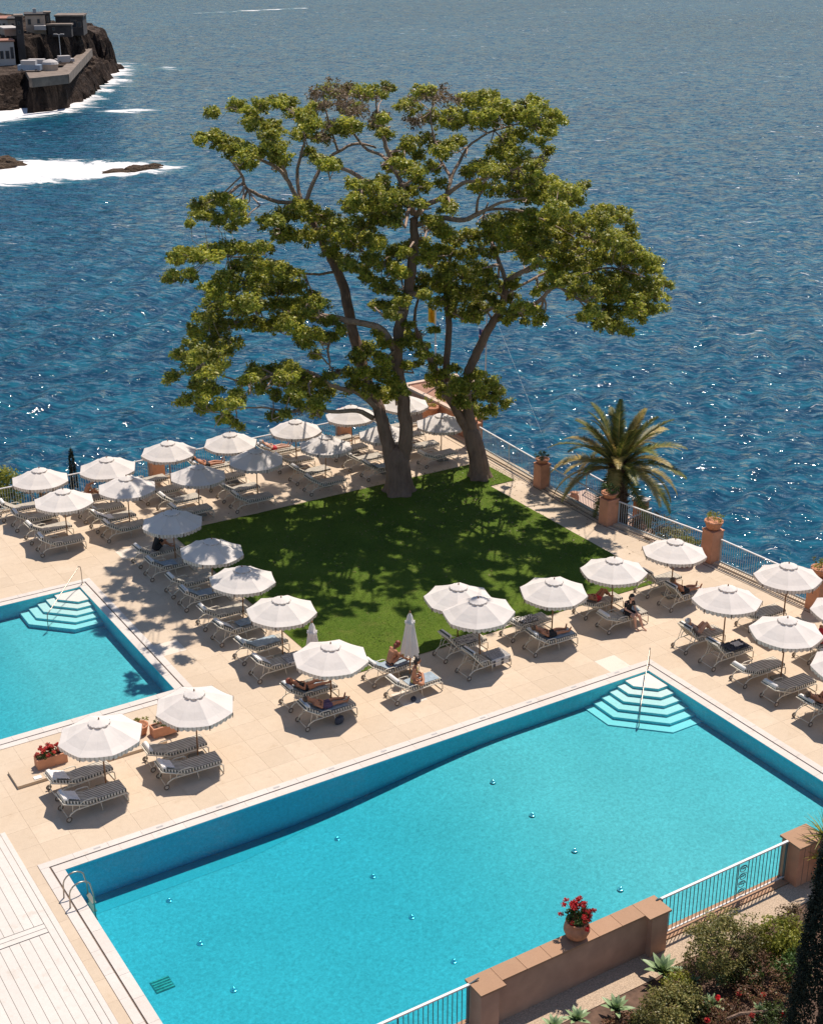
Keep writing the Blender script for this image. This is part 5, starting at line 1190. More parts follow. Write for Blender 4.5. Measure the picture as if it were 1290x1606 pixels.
tag(obj('paper_leaflet', MB().box(-.12, .12, -.09, .09, .0, .01), M_TOWW, None, (*G(60, 1224, .0)[:2], .11)), 'white folded leaflet lying on the cream plinth', 'leaflet')

# ------------------------------------------------------------------ garden wall
WX0, WX1, WY0, WY1, WH = 14.98, 20.78, 21.12, 21.62, 1.24
gw = thing('garden_wall', 'peach rendered wall with tiled cap between pool and garden', 'wall', (WX0, WY0, 0))
Lw = WX1 - WX0
obj('wall', MB().box(.05, Lw - .05, .06, .44, -.4, WH), M_PEACH, gw)
for x0 in (0.02, Lw - .55): obj('pier', MB().box(x0, x0 + .53, -.12, .45, -.4, WH - .002), M_PEACH, gw)
n = 8; xs = np.linspace(-.03, Lw + .03, n + 1)
for i in range(n):
    a, b = xs[i] + .006, xs[i + 1] - .006; y0 = 0.0
    if i in (0, n - 1):
        pl = [(a, -.18), (b, -.18), (b, .5), (a, .5)]
    else: pl = [(a, 0.0), (b, 0.0), (b, .5), (a, .5)]
    obj('cap_tile', MB().prism(pl, WH + .002, WH + .06), M_CAPT, gw)
obj('cap_mortar', MB().box(0, Lw, .03, .47, WH + .001, WH + .045), M_COPE, gw)
rp = thing('garden_pier', 'terracotta pier at the right end of the garden railing', 'pier', (25.46, 21.2, 0))
obj('shaft', MB().box(0, .9, -.15, .5, -.4, 1.25), M_TERRA, rp); obj('cap', MB().box(-.05, .95, -.2, .55, 1.25, 1.31), M_CAPT, rp)
for x in (.2, .42): obj('groove', MB().box(x, x + .015, -.153, -.148, 0, 1.2), M_GAP, rp)
kb2 = MB(); kb2.box(20.8, 28, 21.28, 21.66, -.4, .02); kb2.box(8.0, 14.97, 21.28, 21.66, -.4, .02); kb2.box(14.97, 20.8, 21.622, 21.66, -.4, .015)
tag(obj('garden_kerb', kb2, M_CAPT), 'brown tiled kerb along the garden side of the big pool', kind='structure')
tag(obj('railing_bracket', MB().tube([(14.86, 21.42, 1.28), (15.1, 21.42, 1.33), (15.22, 21.42, 1.36)], .02, 6), M_BAR), 'dark bracket joining the left railing to the wall cap', 'bracket')
tag(obj('railing_bracket', MB().tube([(20.9, 21.42, 1.28), (20.74, 21.42, 1.33), (20.70, 21.42, 1.30)], .025, 6), M_BAR), 'dark bracket joining the right railing to the wall cap', 'bracket')
gd = MB(); gd.box(6, 45, 4, 21.26, -.9, -.03)
garden = tag(obj('garden_ground', gd, M_SOIL), 'brown soil of the planted garden below the wall', kind='structure')
tag(obj('gravel_path', MB().prism([(8, 20.35), (19.9, 20.35), (20.6, 20.45), (24, 20.4), (29, 20.6), (29, 21.26), (8, 21.26)], -.03, -.008), M_GRAVEL), 'narrow gravel path at the foot of the garden wall', kind='structure')
# geranium pot on the wall
gp_ = thing('flower_pot', 'round terracotta pot of red geraniums on the garden wall', 'potted plant', (*G(903, 1470, 1.30)[:2], 1.302))
obj('pot', MB().lathe([(.17, 0), (.27, .1), (.33, .25), (.31, .38), (.25, .45), (.29, .48), (.29, .52), (.24, .52), (.22, .46)], 22), M_POT, gp_, smooth=True)
C, N = clumpy((0, 0, .66), (.30, .30, .22), 46, 16, .08, .07); link('foliage', leaves_mesh('foliage', C, N, .075, M_GERG), gp_)
C, N = clumpy((0, 0, .72), (.48, .48, .36), 46, 60, .075, .06, 0); link('flowers', leaves_mesh('flowers', C, N, .042, M_RED, .9), gp_)
m = MB()
for k in range(26):
    a = random.uniform(0, 6.28); e = random.uniform(.1, 1.2); d = V3(math.cos(a) * math.cos(e), math.sin(a) * math.cos(e), math.sin(e)); m.tube([(0, 0, .5), tuple(V3(0, 0, .55) + d * .25), tuple(V3(0, 0, .62) + d * .42)], .006, 4)
obj('stems', m, M_GERG, gp_)

# garden plants
def agave(px, py, z, r, label, m=M_AGAVE, n=24, rise=.5):
    p = G(px, py, z); o = thing('agave', label, 'plant', tuple(p), random.uniform(0, 6), 'pale green agaves in the garden')
    L = MB(); k = 7; vs = []
    for i in range(k):
        t = i / (k - 1); wd_ = r * .155 * math.sin(math.pi * min(1, .22 + t * .78)) ** .8 + .002; x = r * t; zz = r * (.28 * t - .20 * t * t)
        vs += [(x, -wd_, zz + wd_ * .35), (x, 0, zz), (x, wd_, zz + wd_ * .35)]
    L._add(vs, [f for i in range(k - 1) for f in ((i * 3, i * 3 + 3, i * 3 + 4, i * 3 + 1), (i * 3 + 1, i * 3 + 4, i * 3 + 5, i * 3 + 2))]); me = L.mesh('leaf', m, True)
    for i in range(n):
        a = i * 2.399; e = .12 + 1.15 * (i / n) ** .8; s = 1.0 - .45 * (i / n)
        link('leaf', me, o, (0, 0, .06), (0, -e, a), scale=(s, s, s))
    return o
agave(1037, 1530, .15, .62, 'large pale agave against the right pier of the wall')
agave(965, 1588, .15, .48, 'mid sized agave beside the gravel path')
agave(904, 1604, .15, .42, 'agave at the bottom edge left of the olive shrub')
agave(868, 1616, .15, .40, 'leftmost agave cut by the bottom edge')
agave(1085, 1545, .1, .30, 'small agave between the two olive shrubs', n=16)
agave(1115, 1580, .15, .36, 'small agave among the red flowers', n=18)
agave(1130, 1545, .15, .32, 'small dark agave under the tall olive shrub', n=16)
agave(1190, 1590, .15, .30, 'small agave near the bottom right corner', n=16)
def shrub(px, py, z, rad, label, m, tufts=90, per=26, tr=.16, size=.07, twigs=True, name='shrub', zc=None, group=None, twigm=None):
    p = G(px, py, z); o = thing(name, label, 'shrub', tuple(p), 0, group); rx, ry, rz_ = rad
    C, N = clumpy((0, 0, rz_ * .9 if zc is None else zc), rad, tufts, per, tr, size); link('foliage', leaves_mesh('foliage', C, N, size, m), o)
    if twigs:
        t = MB()
        for k in range(16):
            a = random.uniform(0, 6.28); q = random.uniform(.3, .85); t.tube([(0, 0, -.1), (rx * q * .4 * math.cos(a), ry * q * .4 * math.sin(a), rz_ * .7), (rx * q * math.cos(a), ry * q * math.sin(a), rz_ * random.uniform(1.0, 1.6))], [.022, .014, .006], 4)
        obj('stem', t, twigm or M_BARK, o)
    return o
shrub(1128, 1525, 0, (1.12, .85, .95), 'tall olive green shrub in front of the garden railing', M_OLIVE, 300, 34, .17, .07)
shrub(1045, 1608, 0, (.95, .6, .55), 'wide yellow green shrub at the bottom of the garden', M_OLIVE, 270, 34, .15, .065)
shrub(1215, 1500, 0, (.8, .7, .65), 'bright green bush beside the dark cypress', M_YGREEN, 170, 26, .16, .08)
shrub(1195, 1560, 0, (1.1, .9, .48), 'reddish brown shrub below the tall olive shrub', M_MAROON, 170, 26, .14, .055)
shrub(1130, 1606, -.1, (.7, .5, .28), 'low maroon ground shrub with red blooms at bottom edge', M_MAROON, 90, 26, .14, .06)
shrub(1210, 1618, -.1, (.7, .5, .35), 'low leafy shrub in the bottom right corner', M_LEAFD, 90, 26, .14, .07)
shrub(970, 1618, -.1, (.6, .35, .22), 'dark maroon ground plants beside the middle agave', M_MAROON, 70, 24, .12, .06)
shrub(1062, 1555, 0, (.45, .4, .35), 'small yellow green bush between the two olive shrubs', M_YGREEN, 70, 26, .12, .055)
shrub(1165, 1545, 0, (.5, .45, .4), 'small leafy green bush in the middle of the garden', M_GERG, 80, 26, .13, .07)
shrub(1010, 1620, 0, (.5, .4, .3), 'low green plants at the bottom edge left of the yellow shrub', M_GERG, 60, 26, .12, .06)
shrub(1235, 1545, 0, (.6, .5, .5), 'bushy green plant half behind the cypress', M_GERG, 90, 26, .14, .08)
shrub(1240, 1470, 0, (.5, .5, .5), 'dry twiggy shrub beside the pier and cypress', M_LEAFB, 70, 22, .14, .07)
shrub(1080, 1595, 0, (.5, .45, .33), 'dark leafy shrub among the agaves at the bottom', M_LEAFD, 90, 26, .13, .07)
for i, (px, py, lb_) in enumerate([(1125, 1565, 'pink red bloom below the tall olive shrub'), (1098, 1572, 'orange red bloom between the shrubs'), (1108, 1600, 'deep red bloom at the bottom edge'), (1178, 1592, 'pink bloom near the small corner agave'), (1228, 1590, 'red bloom beside the cypress'), (1158, 1558, 'small coral bloom on the reddish shrub'), (1195, 1560, 'coral bloom on top of the reddish shrub')]):
    p = G(px, py, .45); o = thing('flower', lb_, 'flower', (p[0], p[1], 0)); C, N = cloud((0, 0, .45), (.075, .075, .06), 60, .3)
    link('petals', leaves_mesh('petals', C, N, .06, M_RED if i % 2 == 0 else M_PINK, .9), o); obj('stem', MB().tube([(0, 0, -.05), (0, 0, .42)], .008, 4), M_GERG, o)
tag(obj('fallen_branch', MB().tube([G(1120, 1606, .15), G(1160, 1590, .35), G(1215, 1585, .3), G(1240, 1600, .2)], [.05, .045, .04, .02], 6), M_BARK), 'bare pale branch lying among the corner plants', 'branch')
# spiky dragon plant on the pier
dr = thing('spiky_plant', 'spiky sword leaved plant leaning over the right pier', 'plant', (26.15, 20.9, 0))
obj('stem', MB().tube([(0, 0, -.1), (-.03, 0, .7), (0, 0, 1.55)], [.07, .06, .05], 7), M_BARK, dr)
L = MB(); vs = []
for i in range(6): t = i / 5; wd_ = .028 * (1 - t) + .002; vs += [(.75 * t, -wd_, .22 * t - .30 * t * t), (.75 * t, wd_, .22 * t - .30 * t * t)]
L._add(vs, [(i * 2, i * 2 + 2, i * 2 + 3, i * 2 + 1) for i in range(5)]); lf = L.mesh('leaf', M_YGREEN, True); lf2 = L.mesh('leaf', M_LEAFD, True)
for i in range(56): link('leaf', lf if i % 3 else lf2, dr, (0, 0, 1.5 + .04 * random.random()), (0, -random.uniform(-.5, 1.35), i * 2.4))
for i in range(26): link('leaf', lf, dr, (0, 0, .75), (0, -random.uniform(-.4, .8), i * 2.4))
# cypress on the right
cyp = thing('cypress_tree', 'dark cypress cut by the right edge of the garden', 'tree', (0, 0, 0))
base = D3(1264, 1760, 24.5); top = D3(1305, 1165, 24.5); hgt = top[2] - base[2]; cyp.location = tuple(base)
obj('trunk', MB().tube([(0, 0, -3), (0, 0, hgt * .9)], [.18, .03], 8), M_BARK, cyp)
Cs = []; Ns = []
for k in range(2600):
    t = random.random() ** .8; z = hgt * t; rr_ = .86 * (1 - t) ** .45 * (.5 + .5 * min(1, t * 6)) * random.uniform(.75, 1.05) + .03; a = random.uniform(0, 6.28)
    c, q = cloud((rr_ * math.cos(a), rr_ * math.sin(a), z), (.09, .09, .26), 22, .3); Cs.append(c); Ns.append(q + V3(math.cos(a), math.sin(a), .6))
link('crown', leaves_mesh('crown', np.concatenate(Cs), np.concatenate(Ns), .075, M_CYP, .5), cyp)
# greenery beyond the railings
shrub(0, 800, -1.2, (1.3, 1.2, 1.2), 'yellow green bush cut by the left edge beyond the railing', M_YGREEN, 130, 30, .3, .13)
for o_ in (bpy.data.objects[-1:] if False else []): pass
cy2 = thing('small_cypress', 'small dark cypress beyond the railing right of first umbrella', 'tree', (18.9, 60.2, -1.5))
obj('trunk', MB().tube([(0, 0, 0), (0, 0, 2.4)], [.05, .02], 6), M_BARK, cy2)
Cs = []; Ns = []
for k in range(120):
    t = random.random(); rr_ = .20 * (1 - t) ** .5 + .02; a = random.uniform(0, 6.28); c, q = cloud((rr_ * math.cos(a), rr_ * math.sin(a), 3.1 * t), (.07, .07, .2), 18, .3); Cs.append(c); Ns.append(q + V3(math.cos(a), math.sin(a), .4))
link('crown', leaves_mesh('crown', np.concatenate(Cs), np.concatenate(Ns), .09, M_CYP), cy2)
shrub(75, 792, -.6, (1.0, .6, .7), 'reddish bush beyond the railing behind the first umbrella', M_MAROON, 70, 24, .2, .09)
shrub(1015, 848, -1.8, (1.5, 1.0, .7), 'dry brown shrub seen through the railing right of the palm', M_LEAFB, 130, 26, .2, .09)
shrub(1055, 870, -1.5, (1.0, .9, .7), 'olive shrub beyond the railing near the umbrella', M_OLIVE, 90, 26, .2, .09)
shrub(1078, 872, -1.0, (.5, .5, .55), 'yellow flowering bush left of the tall pot pillar', M_YGREEN, 60, 26, .16, .09)

# ------------------------------------------------------------------ palm
palm = thing('palm_tree', 'bushy date palm growing from below the railing on the right', 'palm tree', (39.15, 44.9, 0))
obj('trunk', MB().tube([(0, 0, -4), (-.05, 0, -1.2), (-.1, .1, 0.2), (-.15, .15, 1.4), (-.15, .15, 2.0)], [.5, .42, .42, .46, .36], 14), M_PALMB, palm)
m = MB()
for k in range(90):
    a = k * 2.4; z = -1.0 + k * .030; r_ = .44; m.tube([(r_ * .8 * math.cos(a) - .1, r_ * .8 * math.sin(a) + .1, z), (r_ * 1.25 * math.cos(a) - .1, r_ * 1.25 * math.sin(a) + .1, z + .16)], [.06, .02], 4)
obj('leaf_stubs', m, M_PALMB, palm)
def frond(L_, droop, n=40, w_=.42):
    V = []; F = []; pts = []
    for i in range(n + 1):
        t = i / n; x = L_ * t * (1 - .22 * droop * t * t); z = L_ * (.34 * t * (1 - droop * .3) - .62 * droop * t * t); pts.append(V3(x, 0, z))
    for i in range(2, n + 1):
        t = i / n; p = pts[i]; d = unit(pts[i] - pts[i - 1]); ln = w_ * math.sin(math.pi * min(1, .12 + .82 * t)) ** .7 * (1.05 - .35 * t)
        for s in (-1, 1):
            for rep in range(2):
                pp = p - d * (.5 * rep * L_ / n); lv = unit(d * .75 + V3(0, s * 1.0, 0) + V3(0, 0, .38 - .1 * rep + random.uniform(-.15, .15))); tip = pp + lv * ln * random.uniform(.85, 1.1) + V3(0, 0, -.06); sd_ = d * .016
                o_ = len(V); V += [pp - sd_, pp + sd_, (pp + tip) / 2 + sd_ * .9 + V3(0, 0, .02), tip, (pp + tip) / 2 - sd_ * .9 + V3(0, 0, .02)]; F.append((o_, o_ + 1, o_ + 2, o_ + 3, o_ + 4))
    mb = MB(); mb._add(V, F, 0); mb.tube(pts[::4], [.028 * (1 - k / (len(pts[::4]) + 1)) + .004 for k in range(len(pts[::4]))], 4, 1); return mb
PF = []
for L_, dr_ in ((3.1, .50), (3.5, .75), (3.4, 1.0)):
    for mm in (M_FROND, M_FRONDY): PF.append(frond(L_, dr_, n=56, w_=.52).mesh('frond', [mm, M_FRONDY]))
for i in range(50):
    lvl = i / 49; e = R(80) - lvl * R(76); a = i * 2.399 + random.uniform(-.2, .2); di = 0 if lvl < .3 else (1 if lvl < .65 else 2)
    yel = 1 if (random.random() < (.15 if lvl < .4 else .55)) else 0
    s = random.uniform(.85, 1.08); link('frond', PF[di * 2 + yel], palm, (-.15 + .2 * math.cos(a), .15 + .2 * math.sin(a), 1.95 - lvl * .5), (random.uniform(-.3, .3), -e + .30, a), scale=(s, s, s))

# ------------------------------------------------------------------ the two big trees
D1 = 59.8; D2 = 61.6
LIMBS = {1: [
 # (picture x, picture y, metres nearer(-)/farther(+), radius m)
 [(626, 774, 0, .80), (625, 764, 0, .64), (624, 740, 0, .57), (622, 720, 0, .55), (621, 704, 0, .40), (621, 698, 0, .08)],
 [(617, 742, 0, .36), (611, 716, 0, .38), (606, 690, 0, .36), (597, 650, 0, .34), (583, 618, .3, .32), (572, 588, .5, .30), (561, 550, .8, .30), (552, 515, 1.0, .29), (545, 478, 1.2, .28), (535, 440, 1.5, .26), (522, 412, 1.6, .23), (508, 385, 1.5, .2), (492, 352, 1.2, .17), (474, 326, 1.0, .15)],
 [(628, 740, 0, .38), (633, 712, 0, .40), (636, 685, -.2, .38), (633, 640, -.3, .34), (627, 600, -.4, .32), (622, 560, -.5, .30), (625, 520, -.6, .28), (634, 480, -.6, .27), (643, 440, -.6, .26), (648, 400, -.6, .24), (650, 370, -.5, .22), (648, 340, -.4, .20)],
 [(620, 555, -.5, .2), (602, 520, -1, .18), (578, 509, -1.4, .17), (548, 503, -1.8, .16), (522, 497, -2.2, .13), (490, 494, -2.8, .10), (462, 500, -3.4, .08), (438, 520, -4, .05)],
 [(590, 640, 0, .16), (562, 617, -1, .14), (545, 612, -1.6, .13), (520, 605, -2.4, .11), (495, 588, -3, .10), (468, 580, -3.8, .09), (430, 588, -4.5, .07), (390, 600, -5.2, .06), (350, 590, -5.8, .04), (315, 575, -6.2, .03)],
 [(583, 655, 0, .15), (560, 644, -1.4, .12), (520, 646, -2.6, .10), (488, 640, -3.6, .08), (455, 646, -4.6, .06), (420, 640, -5.5, .05), (380, 640, -6.2, .04), (345, 648, -6.8, .03)],
 [(545, 505, -1.8, .09), (515, 540, -2.4, .07), (517, 572, -2.6, .05), (500, 555, -2.8, .04)],
 [(474, 326, 1.0, .13), (455, 318, .6, .11), (430, 315, .2, .10), (405, 305, -.4, .09), (385, 294, -.8, .08), (379, 275, -1, .07), (360, 250, -1.2, .05), (340, 225, -1.4, .03)],
 [(472, 322, 1.0, .13), (452, 285, 1.0, .11), (433, 262, 1.0, .10), (405, 248, 1.0, .07), (395, 232, 1.0, .05)],
 [(452, 285, 1.0, .08), (440, 250, .6, .07), (425, 215, .4, .05), (400, 185, .2, .04), (362, 168, 0, .02)],
 [(474, 322, 1.0, .11), (466, 275, 1.6, .09), (473, 238, 2.0, .07), (478, 215, 2.2, .05), (468, 185, 2.4, .03)],
 [(478, 318, 1.0, .12), (495, 278, 1.4, .10), (508, 255, 1.8, .09), (530, 238, 2.2, .08), (560, 225, 2.5, .07), (590, 232, 2.6, .05)],
 [(530, 238, 2.2, .07), (520, 205, 2.4, .05), (510, 170, 2.6, .04), (505, 145, 2.6, .02)],
 [(648, 335, -.4, .17), (630, 312, -1, .15), (600, 300, -1.6, .13), (575, 286, -2.2, .11), (548, 268, -2.8, .10), (525, 262, -3.2, .07), (500, 255, -3.5, .05)],
 [(640, 322, -.5, .14), (625, 278, -.4, .12), (608, 240, -.4, .11), (598, 205, -.4, .09), (592, 178, -.4, .06)],
 [(625, 278, -.4, .10), (600, 245, .6, .08), (570, 230, 1.4, .07), (545, 190, 2, .05), (540, 150, 2, .03)],
 [(652, 338, -.4, .16), (668, 322, -.8, .13), (695, 308, -1.2, .12), (725, 288, -1.8, .10), (760, 280, -2.2, .08), (800, 268, -2.6, .06), (850, 250, -3.0, .04)],
 [(700, 305, -1.2, .10), (708, 280, -.6, .09), (722, 250, 0, .08), (740, 225, .5, .06), (775, 205, 1.0, .05), (830, 190, 1.5, .03)],
 [(708, 280, -.6, .08), (690, 250, .6, .07), (680, 215, 1, .05), (675, 175, 1.4, .04), (690, 148, 1.6, .02)],
 [(655, 352, -.4, .15), (690, 342, -1.2, .13), (728, 345, -2.0, .12), (750, 335, -2.6, .09), (785, 318, -3.4, .07), (830, 310, -4.0, .05), (875, 320, -4.6, .03)],
 [(728, 345, -2, .09), (760, 330, -2.0, .07), (810, 330, -2.2, .07), (850, 345, -2.4, .05), (878, 358, -2.6, .03)],
 [(745, 340, -2, .08), (752, 305, -2.4, .06), (775, 285, -2.6, .04)],
 [(500, 370, 1.4, .08), (470, 372, .4, .06), (440, 365, -.4, .04)],
 [(528, 425, 1.6, .08), (500, 430, .8, .07), (470, 428, -.4, .06), (430, 415, -1.6, .05), (390, 405, -2.6, .04), (330, 402, -3.4, .03)],
 [(470, 498, -3, .07), (430, 480, -3.2, .06), (380, 475, -3.8, .05), (330, 490, -4.4, .03)],
 [(645, 430, -.6, .10), (610, 420, -.6, .08), (580, 400, -.2, .06), (555, 385, 0, .04)]],
 2: [
 [(752, 750, 0, .60), (751, 740, 0, .48), (748, 715, 0, .43), (743, 692, 0, .42), (739, 674, 0, .34), (738, 668, 0, .06)],
 [(741, 700, 0, .30), (731, 672, 0, .29), (715, 643, -.3, .24), (697, 612, -.6, .22), (683, 582, -.8, .20), (670, 556, -1, .17), (658, 532, -1.2, .12), (650, 505, -1.4, .09), (655, 470, -1.6, .06)],
 [(715, 640, 0, .22), (703, 608, .3, .21), (700, 580, .4, .20), (702, 540, .6, .19), (703, 500, .8, .18), (700, 455, 1.0, .15), (705, 410, 1.0, .11), (715, 375, 1, .07)],
 [(745, 700, 0, .30), (740, 675, 0, .31), (733, 640, -.2, .28), (731, 605, -.4, .26), (738, 575, -.6, .25), (752, 545, -.8, .24), (770, 508, -1.1, .22), (784, 492, -1.2, .20), (790, 465, -1.2, .18), (795, 438, -1.2, .15)],
 [(795, 440, -1.2, .14), (815, 428, -1.6, .13), (840, 415, -2.2, .11), (860, 396, -2.8, .08), (900, 380, -3.4, .06), (950, 365, -4, .04)],
 [(793, 442, -1.2, .12), (780, 405, -.8, .11), (768, 370, -.4, .09), (757, 345, 0, .06), (765, 318, 0, .04)],
 [(786, 492, -1.2, .13), (815, 490, -1.8, .12), (845, 472, -2.4, .11), (872, 450, -3, .09), (905, 468, -3.6, .08), (940, 480, -4.2, .06), (985, 480, -5, .04)],
 [(872, 450, -3, .07), (915, 430, -3.4, .06), (960, 420, -3.8, .05), (1010, 435, -4.2, .03)],
 [(905, 468, -3.6, .05), (930, 495, -4.2, .04), (960, 515, -4.6, .03)],
 [(795, 460, -1.2, .08), (830, 440, -.4, .07), (880, 415, .6, .05), (930, 390, 1.4, .04)],
 [(738, 600, -.4, .08), (762, 612, -1.4, .06), (782, 622, -2, .04)]]}
BLOBS = {1: [
 (335,178,11),(372,166,13),(392,176,16),(408,190,18),(422,210,20),(430,232,19),(436,252,13),(318,217,10),(338,222,14),(352,228,18),(372,236,20),(396,242,17),(382,258,11),
 (438,160,13),(452,166,14),(466,182,18),(478,196,17),(474,214,15),(487,176,15),(498,148,18),(520,138,22),(545,145,22),(568,152,22),(588,150,18),(505,168,20),(535,170,24),(562,178,22),(590,196,15),(600,186,14),(602,212,12),(520,200,20),(545,205,20),(505,222,14),(488,244,14),(518,262,12),(500,254,12),
 (640,172,18),(662,152,20),(690,146,22),(712,160,18),(650,195,18),(680,186,22),(706,190,20),(735,158,18),(760,160,22),(786,170,20),(800,188,18),(770,186,20),(742,190,18),(822,168,16),(845,172,18),(866,184,16),(880,192,8),(838,196,18),(862,206,10),(815,214,16),(846,224,13),(860,238,8),(796,226,16),(668,220,17),(640,228,15),(620,246,10),(720,225,14),(690,232,14),
 (778,240,18),(810,248,20),(840,262,18),(765,265,20),(795,275,22),(826,282,22),(856,288,20),(878,300,18),(896,316,14),(812,305,20),(845,315,22),(872,332,20),(862,350,18),(890,345,14),(740,272,16),(750,296,15),(780,300,18),(905,300,10),(832,340,16),
 (640,262,16),(655,246,12),(680,268,13),(600,290,14),(572,302,16),(550,290,13),(590,326,22),(618,318,20),(560,330,18),(640,300,14),(610,350,18),(570,355,20),(700,330,13),(672,350,15),
 (310,325,13),(330,318,16),(352,316,14),(366,332,11),(318,342,12),(345,348,13),(368,350,9),(300,352,6),
 (415,350,15),(436,342,18),(460,338,20),(485,336,18),(508,345,18),(445,368,20),(475,372,22),(505,372,20),(532,352,18),(540,380,20),(520,400,15),(560,388,18),(590,385,18),(575,410,18),(605,420,20),(600,450,17),(630,430,15),(620,400,15),(575,440,14),(545,412,14),(555,425,12),
 (274,408,12),(290,402,15),(312,402,14),(332,396,14),(352,392,15),(374,392,14),(396,396,14),(420,392,12),(272,438,11),(262,440,7),(300,436,9),
 (372,420,17),(396,418,18),(420,424,18),(444,430,17),(355,440,18),(380,448,20),(408,450,22),(436,455,20),(462,450,17),(330,458,16),(345,478,20),(372,478,20),(400,482,22),(430,482,20),(458,478,18),(484,468,16),(500,482,15),(488,500,16),(510,505,14),(460,505,17),(430,510,18),(400,508,18),(370,508,18),(338,508,20),(315,500,14),(305,520,14),(325,532,16),(495,525,15),(512,530,10),(478,540,13),(468,526,14),(300,545,15),(283,560,12),(318,558,18),(340,548,16),(365,540,16),(300,580,16),(275,592,11),(320,590,18),(345,578,16),(310,612,17),(335,612,18),(296,628,11),(318,640,13),(350,636,16),(348,660,9),(372,620,13),(385,600,12),(400,582,14),(425,592,17),(450,580,17),(445,605,17),(475,596,18),(498,602,16),(480,618,17),(505,622,14),(455,628,14),(430,622,12),(475,645,14),(498,640,10),(405,612,12),(365,665,7),(430,655,10),(515,590,12),
 (548,585,14),(560,560,13),(575,545,12),(590,562,16),(565,590,20),(590,588,20),(612,600,18),(598,618,19),(575,615,17),(618,622,14),(555,608,14),(640,575,10),(608,570,14),(600,540,12),(590,525,9),(535,520,8),(636,540,14),(640,512,9),(612,490,14),(628,470,16),(600,478,12),(650,460,15),(665,440,16),(672,410,16),(660,380,14),(625,252,13),(655,285,15),(600,322,18),(690,362,17),(640,392,15),(632,300,13),(590,345,16),(655,320,10),(690,290,12),(610,265,12),(560,312,13),(585,300,12),(660,455,13),(610,455,14),(628,430,12)],
 2: [
 (690,400,18),(712,378,20),(735,372,20),(750,395,20),(725,405,22),(700,425,20),(730,435,22),(755,425,18),(685,450,18),(705,458,20),(730,465,22),(752,455,18),(690,478,16),(715,490,18),(738,500,18),(750,485,14),(765,470,12),(680,520,9),
 (775,350,16),(800,350,20),(825,362,18),(805,380,18),(780,375,15),(845,378,18),(830,395,16),(820,345,16),(850,360,15),(770,400,13),
 (880,372,20),(905,360,20),(930,350,20),(950,335,16),(972,345,16),(988,360,13),(900,390,22),(930,382,24),(960,375,22),(985,388,18),(870,400,18),(890,415,22),(920,412,24),(950,408,24),(980,412,22),(1005,408,18),(1022,425,17),(1034,445,14),(870,432,16),(895,440,20),(925,440,22),(955,440,24),(985,440,22),(1012,448,20),(1030,468,15),(1036,485,9),(905,460,16),(940,465,20),(970,468,22),(1000,472,20),(1020,488,13),(950,490,16),(978,495,16),(1000,498,13),(925,488,10),(965,515,15),(985,522,9),(945,510,10),(860,420,13),(850,452,9),
 (800,470,13),(812,492,14),(835,488,14),(795,505,12),(820,505,10),(780,480,12),(770,440,13),(850,500,7),(805,450,11),
 (690,590,16),(708,600,17),(728,610,20),(752,612,18),(772,625,17),(790,632,12),(740,630,20),(765,645,14),(718,628,16),(700,618,14),(745,590,14),(770,605,12),(735,652,12),(682,572,12),(660,560,10),(712,580,10),(755,655,9),(650,530,10),(665,545,8)]}
M_LIMB = m_bark('sunlit_limb_bark', (0.15, 0.095, 0.07), (0.46, 0.335, 0.25), 5)  # paler than the trunk bark: sun on the upper limbs put into the colour
M_TWIG = m_bark('sunlit_twig_bark', (0.24, 0.165, 0.125), (0.50, 0.37, 0.29), 6)  # twigs carry the same painted sunlight, paler still
